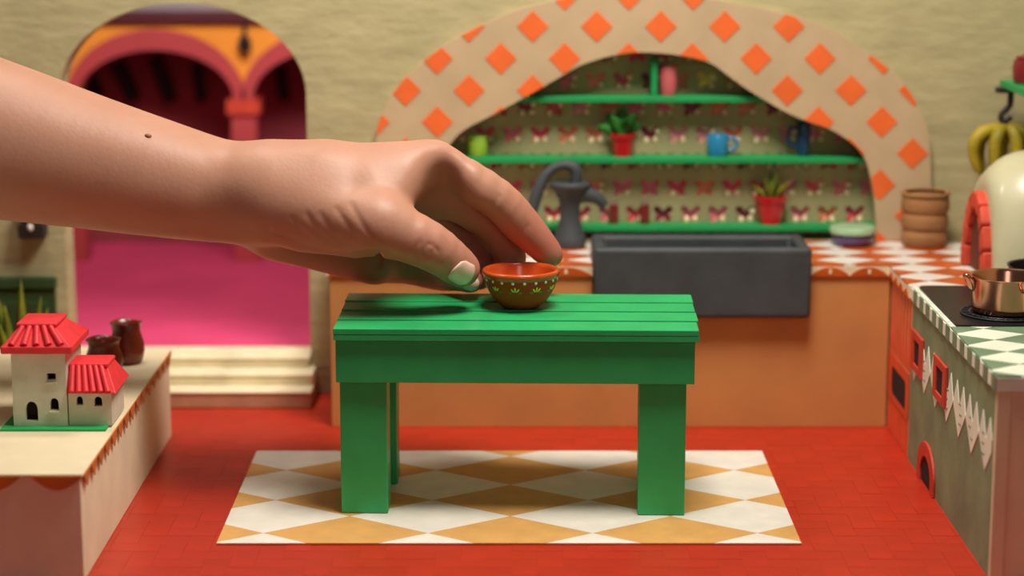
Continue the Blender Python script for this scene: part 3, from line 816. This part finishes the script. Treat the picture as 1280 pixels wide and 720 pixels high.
# ================================================================== LEFT BENCH
BXR, BYF, BYB, BZ = -1.622, -1.17, .965, .424
bench = thing('bench', (-2.6, -.1, 0), 'long cream bench with orange triangle edging carrying the toy house', 'bench')
build('body', MB().box(-4.2, BXR, BYF, BYB, 0, BZ - .014), mat('bench_side_cream', '#efe2c2', .75, .04, 4, .05, 30), bench, bevel=.004)
build('top', MB().box(-4.2, BXR + .010, BYF - .010, BYB + .008, BZ - .014, BZ), M_cream, bench, bevel=.004)
n = 15
for k in range(n):
    a = BYF + (BYB - BYF) * k / n; b_ = BYF + (BYB - BYF) * (k + 1) / n
    build('edge_triangle', MB().prism([(a + .004, BZ - .006), (b_ - .004, BZ - .006), ((a + b_) / 2, BZ - .068)], YZ, BXR + .0105, BXR + .014), M_rust, bench)
per = .232
for k in range(11):
    xc = BXR - .085 - k * per
    p = [(xc - per * .42 + per * .84 * t / 12, BZ - .008 - .052 * math.sin(math.pi * t / 12)) for t in range(13)]
    build('edge_scallop', MB().prism(p, XZ, BYF - .0145, BYF - .0105), M_rust, bench)

# toy house
HY = -.50
hx0, hx1, hx2 = -2.022, -1.803, -1.625
hd = .30
house = thing('toy_house', ((hx0 + hx2) / 2, HY + .15, BZ), 'ivory clay toy house with red tiled roofs on a green base', 'toy house')
build('base', MB().box(hx0 - .045, hx2 - .015, HY - .055, HY + hd + .02, BZ + .0005, BZ + .009), M_gbase, house)
zb0 = BZ + .009
def archwin(cx, z, w, h):
    return [(cx + w / 2, z)] + [(cx + w / 2 * math.cos(t) , z + h * .55 + h * .45 * math.sin(t) ** .9) for t in [math.pi * k / 8 for k in range(9)]] + [(cx - w / 2, z)]
def walls(name, x0, x1, y0, y1, z0, z1, wins):
    t = MB().prism([(x0, z0), (x1, z0), (x1, z1), (x0, z1)], XZ, y0, y0 + .022, holes=wins)
    t.box(x0, x0 + .02, y0 + .022, y1, z0, z1); t.box(x1 - .02, x1, y0 + .022, y1, z0, z1); t.box(x0, x1, y1, y1 + .02, z0, z1)
    o = build(name, t, M_house, house)
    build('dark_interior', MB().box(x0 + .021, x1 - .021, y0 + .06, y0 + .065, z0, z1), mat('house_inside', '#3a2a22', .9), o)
    return o
tzt = .738
hw = hx1 - hx0
walls('tower', hx0, hx1, HY, HY + hd, zb0, tzt, [archwin(hx0 + .075, zb0 + .022, .05, .08), archwin(hx0 + .168, zb0 + .066, .035, .05), [(hx0 + .143, .625), (hx0 + .178, .625), (hx0 + .178, .652), (hx0 + .143, .652)]])
for xs_, z_ in ((hx0 + .16, .612), (hx0 + .168, zb0 + .058)):
    build('window_sill', MB().box(xs_ - .024, xs_ + .024, HY - .008, HY - .0005, z_ - .004, z_ + .006), M_house, house, bevel=.002)
wzt = .572
walls('wing', hx1 + .004, hx2, HY + .01, HY + hd - .03, zb0, wzt, [archwin(hx1 + .05, zb0 + .085, .026, .036), archwin(hx1 + .125, zb0 + .08, .032, .04)])
# tower roof: hipped, with fluted tiles and a ridge cap
def hip(x0, x1, y0, y1, z0, tx0, tx1, ty0, ty1, z1, th=.012):
    v = [(x0, y0, z0), (x1, y0, z0), (x1, y1, z0), (x0, y1, z0), (tx0, ty0, z1), (tx1, ty0, z1), (tx1, ty1, z1), (tx0, ty1, z1)]
    return MB().add(v, [(3, 2, 1, 0), (4, 5, 6, 7), (0, 1, 5, 4), (1, 2, 6, 5), (2, 3, 7, 6), (3, 0, 4, 7)])
rf = build('roof', hip(hx0 - .028, hx1 + .028, HY - .028, HY + hd + .03, tzt + .03, hx0 + .025, hx1 - .045, HY + .045, HY + hd - .06, .835), M_roof, house, bevel=.004)
build('eave', MB().box(hx0 - .034, hx1 + .034, HY - .034, HY + hd + .036, tzt, tzt + .032), M_roof, rf, bevel=.007, seg=3)
build('ridge_cap', MB().box(hx0 + .017, hx1 - .037, HY + .038, HY + hd - .052, .834, .85), M_roof, rf, bevel=.006, seg=3)
for k in range(5):
    u = (k + .5) / 5
    a = Vector((hx0 - .015 + (hw + .03) * u, HY - .022, tzt + .036)); b_ = Vector((hx0 + .03 + (hw - .08) * u, HY + .042, .836))
    build('roof_tile', MB().tube([a, b_], [.0145, .012], 10), M_roof, rf, smooth=60)
wr = build('roof', hip(hx1 + .001, hx2 + .026, HY - .018, HY + hd - .0, wzt, hx1 + .001, hx2 - .02, HY + .06, HY + hd - .09, .668), M_roof, house, bevel=.004)
build('ridge_cap', MB().box(hx1 + .002, hx2 - .016, HY + .05, HY + hd - .08, .664, .68), M_roof, wr, bevel=.005)
for k in range(6):
    u = (k + .5) / 6
    a = Vector((hx1 + .008 + (hx2 - hx1 + .0) * u, HY - .018, wzt + .006)); b_ = Vector((hx1 + .006 + (hx2 - hx1 - .04) * u, HY + .056, .670))
    build('roof_tile', MB().tube([a, b_], [.013, .011], 10), M_roof, wr, smooth=60)

# two dark clay jugs
def jug(x, y, r, h, label, wide):
    t = thing('jug', (x, y, BZ), label, 'jug', 'oxblood jugs on the bench')
    pr_ = [(0, 0), (r * .72, 0), (r * .9, h * .1), (r, h * .32), (r * .97, h * .5), (r * wide, h * .78), (r * (wide + .06), h * .92), (r * (wide + .16), h), (r * (wide + .08), h * .985), (r * (wide - .08), h * .8), (r * .8, h * .4), (0, h * .12)]
    m_ = MB().lathe(pr_, (x, y, BZ + .001), 36)
    m_.v = [(a + .03 * r * math.sin(5 * c), b, c + (.10 * h * max(0, (c - BZ) / h - .8) * math.cos(3 * math.atan2(b - y, a - x)))) for a, b, c in m_.v]
    build('body', m_, M_vase, t, smooth=60)
    return t
jug(-1.838, .490, .085, .152, 'short squat oxblood clay jug on the cream bench', .80)
jug(-1.768, .68, .080, .190, 'taller oxblood clay jug on the cream bench', .78)

# plant in the corner behind the bench
sp_ = thing('snake_plant', (-2.42, 1.285, 0), 'tall snake plant in a dark red pot against the green wainscot', 'potted plant')
build('pot', MB().lathe([(0, 0), (.13, 0), (.165, .24), (.175, .24), (.175, .28), (.155, .28), (.15, .25), (0, .25)], (-2.42, 1.285, .001), 28), mat('dark_red_pot', '#8c1522', .4, .1), sp_, smooth=50)
build('soil', MB().lathe([(0, .258), (.15, .256)], (-2.42, 1.285, .001), 28), M_soil, sp_)
for (dx_, dy_, dz_, w_) in ((-.14, -.02, .30, .03), (-.09, .03, .38, .03), (-.03, -.04, .33, .028), (.03, .02, .44, .026), (.06, -.04, .30, .028), (.12, .01, .36, .026), (.16, -.03, .31, .022), (-.05, -.06, .24, .03)):
    m_ = MB(); leafmesh(m_, (-2.42 + dx_ * .5, 1.285 + dy_, .25), (-2.42 + dx_ * 1.1, 1.285 + dy_ * 1.5, .26 + dz_), w_, .01)
    build('leaf', m_, M_leaf2, sp_, smooth=True)

# iron wall lamp above the wainscot
zl = at(42, 285, WY - .05).z; xl = at(42, 285, WY - .05).x
wl = thing('wall_lamp', (xl, WY - .03, zl - .06), 'small dark iron wall lamp above the green wainscot', 'lamp')
build('back_plate', MB().box(xl - .045, xl + .045, WY - .014, WY - .001, zl - .05, zl + .12), M_iron, wl, bevel=.004)
build('housing', MB().box(xl - .066, xl + .066, WY - .12, WY - .0145, zl - .045, zl + .03).box(xl - .05, xl + .05, WY - .11, WY - .0145, zl + .03, zl + .13), M_iron, wl, bevel=.008)
build('glass', MB().ell((xl, WY - .125, zl + .015), (.016, .012, .02), 10), M_white, wl, smooth=True)

# ================================================================== BOWL
BC = (at(651, 381, .06).x, .035, TZ - .0038)
bowl = thing('clay_bowl', BC, 'tiny brown clay bowl with white dots and painted flowers on the green table', 'bowl')
outer = [(0, 0), (.060, 0), (.085, .008), (.112, .030), (.135, .062), (.150, .095), (.158, .124)]
rim = [(.163, .132), (.1665, .141), (.164, .150), (.156, .154), (.147, .150)]
inner = [(.143, .138), (.136, .1), (.115, .055), (.08, .028), (0, .020)]
prof = [tuple(p) for p in catmull([Vector((a, b, 0)) for a, b in outer], 3)]
prof = [(p[0], p[1] * 1.08) for p in prof + [Vector((a, b)) for a, b in rim + inner]]
mis = [0] * (len(prof) - 1)
for k in range(len(prof) - 1):
    if k >= 3 * 6: mis[k] = 1
build('body', MB().lathe(prof, BC, 72, mis=mis), [M_terr, M_terrin], bowl, smooth=70)
def onbowl(t, z, off=0):
    pts = outer + rim
    for (ra, za), (rb, zb__) in zip(pts, pts[1:]):
        if za <= z <= zb__ and zb__ > za: r = ra + (rb - ra) * (z - za) / (zb__ - za); break
    return Vector((BC[0] + (r + off) * math.cos(t), BC[1] + (r + off) * math.sin(t), BC[2] + z * 1.08))
nd = 20
for k in range(nd):
    t = 2 * math.pi * (k + .3) / nd
    p = onbowl(t, .119, .001)
    build('dot', MB().ell(p, (.0034, .0072, .0072), 8, rot=Matrix.Rotation(t, 3, 'Z')), M_dot, bowl, smooth=True)
nf = 10
for k in range(nf):
    t = 2 * math.pi * (k + .23) / nf
    R3 = Matrix.Rotation(t, 3, 'Z')
    m_ = MB()
    for (du, z, rz, lw, ll, mi) in ((0, .092, 0, .0042, .0125, 0), (-.011, .089, -.6, .004, .0115, 0), (.011, .089, .6, .004, .0115, 0), (-.021, .079, -1.2, .0042, .0085, 1), (.021, .079, 1.2, .0042, .0085, 1)):
        tt = t + du / .145
        p = onbowl(tt, z, .0005)
        rot = Matrix.Rotation(tt, 3, 'Z') @ Matrix.Rotation(-.38, 3, 'Y').inverted() @ Matrix.Rotation(rz, 3, 'X').inverted()
        m_.ell(p, (.0024, lw, ll), 8, mi=mi, rot=rot)
    build('painted_flower', m_, [M_yel, M_leafp], bowl, smooth=True)

# ================================================================== HAND
def HP(px, py, Y): return np.array(at(px, py, Y), dtype=np.float32)
h = .0072
x0, x1, y0, y1, z0, z1 = -3.75, .34, -.36, .62, .80, 1.98
gx, gy, gz = (np.arange(a, b, h, dtype=np.float32) for a, b in ((x0, x1), (y0, y1), (z0, z1)))
BIG = 9.0
def block(lo, hi, pad=.22):
    i0 = [max(0, int((lo[k] - pad - o) / h)) for k, o in enumerate((x0, y0, z0))]
    i1 = [min(len(g), int((hi[k] + pad - o) / h) + 2) for k, (o, g) in enumerate(((x0, gx), (y0, gy), (z0, gz)))]
    return tuple(slice(a, b) for a, b in zip(i0, i1))
def rcone(sl, a, b, ra, rb, sq=(1, 1, 1)):
    X = (gx[sl[0]][:, None, None] - a[0]); Y = (gy[sl[1]][None, :, None] - a[1]); Z = (gz[sl[2]][None, None, :] - a[2])
    d = b - a; L2 = float(d @ d)
    t = np.clip((X * d[0] + Y * d[1] + Z * d[2]) / L2, 0, 1)
    r = ra + (rb - ra) * t
    return np.sqrt(((X - t * d[0]) / sq[0]) ** 2 + ((Y - t * d[1]) / sq[1]) ** 2 + ((Z - t * d[2]) / sq[2]) ** 2) - r
def smin(a, b, k):
    hh = np.maximum(k - np.abs(a - b), 0) / k
    return np.minimum(a, b) - hh * hh * k * .25
F = np.full((len(gx), len(gy), len(gz)), BIG, dtype=np.float32)
def put(field, a, b, ra, rb, k, sq=(1, 1, 1)):
    R_ = max(ra, rb); sl = block(np.minimum(a, b) - R_, np.maximum(a, b) + R_)
    field[sl] = smin(field[sl], rcone(sl, a, b, ra, rb, sq), k)
def chain(field, pts, rad, k):
    for i in range(len(pts) - 1): put(field, pts[i], pts[i + 1], rad[i], rad[i + 1], k)
# forearm
fa = [(-300, 125, .10, .39), (-120, 148, .12, .365), (0, 176, .14, .328), (100, 200, .15, .284), (190, 221, .15, .248), (270, 238, .15, .215), (335, 246, .15, .198)]
fs = []
for i in range(len(fa) - 1):
    P4 = [np.array(fa[min(max(i + q, 0), len(fa) - 1)]) for q in (-1, 0, 1, 2)]
    for q in range(5):
        t = q / 5; fs.append(.5 * ((2 * P4[1]) + (P4[2] - P4[0]) * t + (2 * P4[0] - 5 * P4[1] + 4 * P4[2] - P4[3]) * t * t + (3 * P4[1] - P4[0] - 3 * P4[2] + P4[3]) * t ** 3))
fs.append(np.array(fa[-1]))
for a, b in zip(fs, fs[1:]): put(F, HP(*a[:3]), HP(*b[:3]), a[3], b[3], .02)
# carpus and metacarpals
put(F, HP(320, 240, .08), HP(400, 232, .06), .185, .17, .10)
put(F, HP(345, 231, .05), HP(543, 211, .12), .165, .122, .10)
put(F, HP(345, 243, .15), HP(546, 232, .26), .16, .115, .10)
put(F, HP(340, 258, .24), HP(528, 268, .38), .155, .110, .10)
put(F, HP(338, 272, .27), HP(490, 321, .46), .14, .098, .10)
# hypothenar
put(F, HP(352, 290, .25), HP(468, 325, .37), .125, .110, .06)
# thumb metacarpal, thenar and web
put(F, HP(350, 255, .00), HP(474, 279, -.13), .16, .118, .08)
put(F, HP(385, 275, .00), HP(445, 290, -.06), .135, .11, .06)
put(F, HP(430, 240, .02), HP(522, 214, .09), .12, .075, .08)
# fingers
TH = [HP(470, 280, -.13), HP(534, 306, -.125), HP(577, 336, -.045)]
FI = [HP(545, 211, .12), HP(619, 249, .16), HP(659, 288, .205), HP(687, 318, .235)]
FM = [HP(548, 232, .26), HP(612, 276, .33), HP(636, 316, .33), HP(634, 340, .30)]
FR = [HP(530, 268, .38), HP(585, 312, .42), HP(600, 338, .36), HP(596, 346, .27)]
FP = [HP(490, 321, .46), HP(546, 340, .41), HP(575, 346, .26), HP(589, 351, .165)]
finger = [(TH, [.120, .100, .078], .07), (FI, [.114, .090, .077, .058], .07), (FM, [.108, .086, .072, .058], .06), (FR, [.103, .08, .07, .055], .06), (FP, [.10, .078, .06, .05], .05)]
G = np.full_like(F, BIG)
T_ = np.full_like(F, BIG)
for fi, (pts, rad, k) in enumerate(finger):
    g = np.full_like(F, BIG) if False else None
    lo = np.min(pts, axis=0) - .12; hi = np.max(pts, axis=0) + .12
    sl = block(lo, hi)
    loc_ = np.full(F[sl].shape, BIG, dtype=np.float32)
    P4 = [np.append(np.array(p), r_) for p, r_ in zip(pts, rad)]; m_ = len(P4); sp4 = []
    for i in range(m_ - 1):
        a, b, c, d = P4[max(i - 1, 0)], P4[i], P4[i + 1], P4[min(i + 2, m_ - 1)]
        for q in range(4):
            t = q / 4; sp4.append(.5 * ((2 * b) + (c - a) * t + (2 * a - 5 * b + 4 * c - d) * t * t + (3 * b - a - 3 * c + d) * t ** 3))
    sp4.append(P4[-1])
    for a, b in zip(sp4, sp4[1:]): loc_ = smin(loc_, rcone(sl, a[:3].astype(np.float32), b[:3].astype(np.float32), a[3], b[3]), .012)
    if fi == 0: T_[sl] = loc_
    else: G[sl] = np.minimum(G[sl], loc_)
# hollow of the palm seen between the thumb web and the base of the index finger
def ellip(c, r):
    sl = block(c - np.array(r), c + np.array(r), .1)
    X = (gx[sl[0]][:, None, None] - c[0]) / r[0]; Y = (gy[sl[1]][None, :, None] - c[1]) / r[1]; Z = (gz[sl[2]][None, None, :] - c[2]) / r[2]
    return sl, (np.sqrt(X * X + Y * Y + Z * Z) - 1) * min(r)
def carve(c, r, k):
    sl, d = ellip(c, r); F[sl] = -smin(-F[sl], d, k)
put(F, HP(470, 240, .0), HP(520, 222, .05), .11, .075, .08)
put(F, HP(478, 262, -.06), HP(512, 236, .01), .09, .06, .08)
F = smin(F, G, .05)
carve(HP(555, 258, -.06), (.09, .205, .21), .10)
carve(HP(580, 290, -.06), (.15, .22, .10), .06)
F = smin(F, T_, .06)
# creases: shallow grooves on the camera side
def groove(p, amp, sig, ymax=.3):
    pts = [np.array(at(a, b, -.05)) for a, b in p]
    lo = np.min(pts, axis=0); hi = np.max(pts, axis=0); lo[1], hi[1] = y0, ymax
    sl = block(lo, hi, .05)
    X = gx[sl[0]][:, None]; Z = gz[sl[2]][None, :]
    best = np.full((X.shape[0], Z.shape[1]), 9., dtype=np.float32)
    for i in range(len(pts) - 1):
        a, b = pts[i], pts[i + 1]; dx_, dz_ = b[0] - a[0], b[2] - a[2]
        t = np.clip(((X - a[0]) * dx_ + (Z - a[2]) * dz_) / (dx_ * dx_ + dz_ * dz_ + 1e-9), 0, 1)
        best = np.minimum(best, np.hypot(X - a[0] - t * dx_, Z - a[2] - t * dz_))
    gr = amp * np.exp(-(best / sig) ** 2)
    ym = (gy[sl[1]] < ymax).astype(np.float32)
    F[sl] += gr[:, None, :] * ym[None, :, None]
for p in ([(527, 293), (519, 303), (519, 319)], [(536, 298), (530, 306), (531, 315)], [(538, 296), (545, 300), (549, 306)], [(541, 305), (538, 312)]): groove(p, .0045, .0075, .0)
for p in ([(425, 255), (440, 275), (456, 300)], [(405, 262), (420, 284), (436, 305)], [(388, 262), (402, 285), (416, 303)], [(443, 250), (458, 272), (474, 296)], [(370, 268), (384, 288), (398, 302)]): groove(p, .0045, .013, .0)
groove([(345, 285), (375, 300), (410, 311), (445, 313), (475, 308)], .011, .018, .5)
groove([(477, 310), (472, 330), (468, 350)], .014, .014, .6)
groove([(624, 250), (617, 262)], .004, .009, .3); groove([(660, 290), (652, 301)], .004, .009, .3)


def surface_nets(F, org, h):
    s = F < 0
    nx, ny, nz = F.shape
    c = np.zeros((nx - 1, ny - 1, nz - 1), dtype=np.uint8)
    for i in (0, 1):
        for j in (0, 1):
            for k in (0, 1): c += s[i:nx - 1 + i, j:ny - 1 + j, k:nz - 1 + k]
    act = (c > 0) & (c < 8)
    idx = np.argwhere(act); ids = -np.ones(act.shape, dtype=np.int64); ids[act] = np.arange(len(idx))
    acc = np.zeros((len(idx), 3)); cnt = np.zeros(len(idx))
    corners = [(i, j, k) for i in (0, 1) for j in (0, 1) for k in (0, 1)]
    I, J, K = idx.T
    for a in corners:
        for ax in range(3):
            if a[ax]: continue
            b = list(a); b[ax] = 1
            fa_ = F[I + a[0], J + a[1], K + a[2]]; fb = F[I + b[0], J + b[1], K + b[2]]
            m = (fa_ < 0) != (fb < 0)
            t = np.where(m, fa_ / np.where(m, fa_ - fb, 1), 0)
            p = np.tile(np.array(a, float), (len(idx), 1)); p[:, ax] += t
            acc[m] += p[m]; cnt[m] += 1
    V = (idx + acc / cnt[:, None]) * h + np.array(org)
    Q = []
    for ax in range(3):
        sa = [slice(1, -1)] * 3; sb = [slice(1, -1)] * 3
        sa[ax] = slice(0, -1); sb[ax] = slice(1, None)
        A, B = s[tuple(sa)], s[tuple(sb)]
        w_ = np.argwhere(A != B); flip = A[tuple(w_.T)]
        base = w_.copy()
        for k in range(3):
            if k != ax: base[:, k] += 1
        u, v = (ax + 1) % 3, (ax + 2) % 3
        def cid(du, dv):
            q = base.copy(); q[:, u] -= du; q[:, v] -= dv
            return ids[q[:, 0], q[:, 1], q[:, 2]]
        q = np.stack([cid(1, 1), cid(0, 1), cid(0, 0), cid(1, 0)], 1)
        q[~flip] = q[~flip][:, ::-1]
        Q.append(q)
    return V, np.concatenate(Q)
V, Q = surface_nets(F, (x0, y0, z0), h)
# light smoothing of the net
for it in range(2):
    S = np.zeros_like(V); C_ = np.zeros(len(V))
    for k in range(4):
        a, b = Q[:, k], Q[:, (k + 1) % 4]
        for d in range(3): S[:, d] += np.bincount(a, V[b, d], len(V)) + np.bincount(b, V[a, d], len(V))
        C_ += np.bincount(a, minlength=len(V)) + np.bincount(b, minlength=len(V))
    V = V * .5 + .5 * S / C_[:, None]

def skin_mat():
    m = bpy.data.materials.new('skin'); m.use_nodes = True; nt = m.node_tree; N = nt.nodes; L = nt.links
    b = N['Principled BSDF']; tc = N.new('ShaderNodeTexCoord')
    n1 = N.new('ShaderNodeTexNoise'); n1.inputs['Scale'].default_value = 5; n1.inputs['Detail'].default_value = 4
    n2 = N.new('ShaderNodeTexNoise'); n2.inputs['Scale'].default_value = 38; n2.inputs['Detail'].default_value = 6
    vo = N.new('ShaderNodeTexVoronoi'); vo.inputs['Scale'].default_value = 55
    for q in (n1, n2, vo): L.new(tc.outputs['Object'], q.inputs['Vector'])
    at_ = N.new('ShaderNodeAttribute'); at_.attribute_name = 'blush'
    mx = N.new('ShaderNodeMix'); mx.data_type = 'RGBA'; mx.inputs[6].default_value = lin('#b07e66'); mx.inputs[7].default_value = lin('#c29078')
    L.new(n1.outputs['Fac'], mx.inputs[0])
    m2 = N.new('ShaderNodeMix'); m2.data_type = 'RGBA'; m2.inputs[7].default_value = lin('#bb7060')
    L.new(at_.outputs['Fac'], m2.inputs[0]); L.new(mx.outputs[2], m2.inputs[6])
    m3 = N.new('ShaderNodeMix'); m3.data_type = 'RGBA'; m3.blend_type = 'MULTIPLY'; m3.inputs[0].default_value = .22
    L.new(m2.outputs[2], m3.inputs[6]); L.new(n2.outputs['Fac'], m3.inputs[7])
    L.new(m2.outputs[2], b.inputs['Base Color'])
    b.inputs['Roughness'].default_value = .48; b.inputs['Specular IOR Level'].default_value = .4
    b.inputs['Subsurface Weight'].default_value = .25; b.inputs['Subsurface Radius'].default_value = (1, .32, .16); b.inputs['Subsurface Scale'].default_value = .03
    bp = N.new('ShaderNodeBump'); bp.inputs['Strength'].default_value = .10; bp.inputs['Distance'].default_value = .004
    ad = N.new('ShaderNodeMath'); ad.operation = 'ADD'; L.new(n2.outputs['Fac'], ad.inputs[0]); L.new(vo.outputs['Distance'], ad.inputs[1])
    L.new(ad.outputs[0], bp.inputs['Height']); L.new(bp.outputs[0], b.inputs['Normal'])
    return m
M_skin = skin_mat()
hl = Vector((-1.2, .15, .83))
me = bpy.data.meshes.new('person'); me.from_pydata((V - np.array(hl)).tolist(), [], Q.tolist())
me.materials.append(M_skin)
me.polygons.foreach_set('use_smooth', [True] * len(me.polygons))
bl = np.zeros(len(V))
for pts, sc in ((FI, 1), (FM, 1), (FR, 1), (FP, 1), (TH, .45)):
    tip = np.array(pts[-1]); d = np.linalg.norm(V - tip, axis=1); bl = np.maximum(bl, sc * np.clip(1 - d / .42, 0, 1))
palm = np.array(HP(440, 325, .35)); bl = np.maximum(bl, .75 * np.clip(1 - np.linalg.norm(V - palm, axis=1) / .4, 0, 1))
at_ = me.attributes.new('blush', 'FLOAT', 'POINT'); at_.data.foreach_set('value', np.clip(bl * 1.3, 0, 1).astype(np.float32))
person = bpy.data.objects.new('person', me); col.objects.link(person); person.location = hl
tag(person, 'bare left forearm and hand with pale nails holding the tiny clay bowl', 'person')
bvh = BVHTree.FromPolygons([Vector(v) for v in V], Q.tolist())
def nail(c, n, axis, wid, ln, m=None):
    n = Vector(n).normalized(); axis = Vector(axis); axis = (axis - n * axis.dot(n)).normalized(); b = n.cross(axis)
    nu, nv = 12, 12; vv = []; f = []
    for i in range(nv + 1):
        t = i / nv
        ws = 1.0
        if t < .25: ws = .80 + .20 * math.sin(math.pi / 2 * t / .25)
        if t > .7: ws = math.sqrt(max(0, 1 - ((t - .7) / .3) ** 2 * .62))
        for j in range(nu + 1):
            u = (j / nu * 2 - 1)
            p = Vector(c) + axis * (t - .5) * ln * (1 - .12 * u * u if t > .5 else 1 - .2 * u * u) + b * u * wid * ws
            hit = bvh.ray_cast(p + n * .3, -n)
            q = hit[0] if hit[0] is not None else p
            q = q + n * (.0065 * (1 - u ** 4) * min(1, t * 8 + .3) - .001)
            vv.append(q)
    for i in range(nv):
        for j in range(nu):
            a = i * (nu + 1) + j; f.append((a, a + 1, a + nu + 2, a + nu + 1))
    o = build('fingernail', MB().add(vv, f), M_nail, person, smooth=True)
    md = o.modifiers.new('solid', 'SOLIDIFY'); md.thickness = .006; md.offset = 0
    return o
M_nail = mat('pale_nail', '#e8bfae', .35, .03, 8, coat=.15)
ta = Vector(TH[2] - TH[1])
o = nail(at(577, 341, -.12), (.10, -.93, -.22), ta, .053, .105); o['label'] = 'pale glossy thumb nail'
nail(at(592, 357, .1), (.35, -.85, -.1), (1, -.2, -.25), .030, .06)
# mole on the forearm
hit = bvh.ray_cast(at(185, 170, -1.0), (at(185, 170, .5) - at(185, 170, -1.0)).normalized())
if hit[0] is not None:
    build('mole', MB().ell(hit[0], (.016, .010, .011), 12), mat('mole_brown', '#a86e52', .6, .1), person, smooth=True)
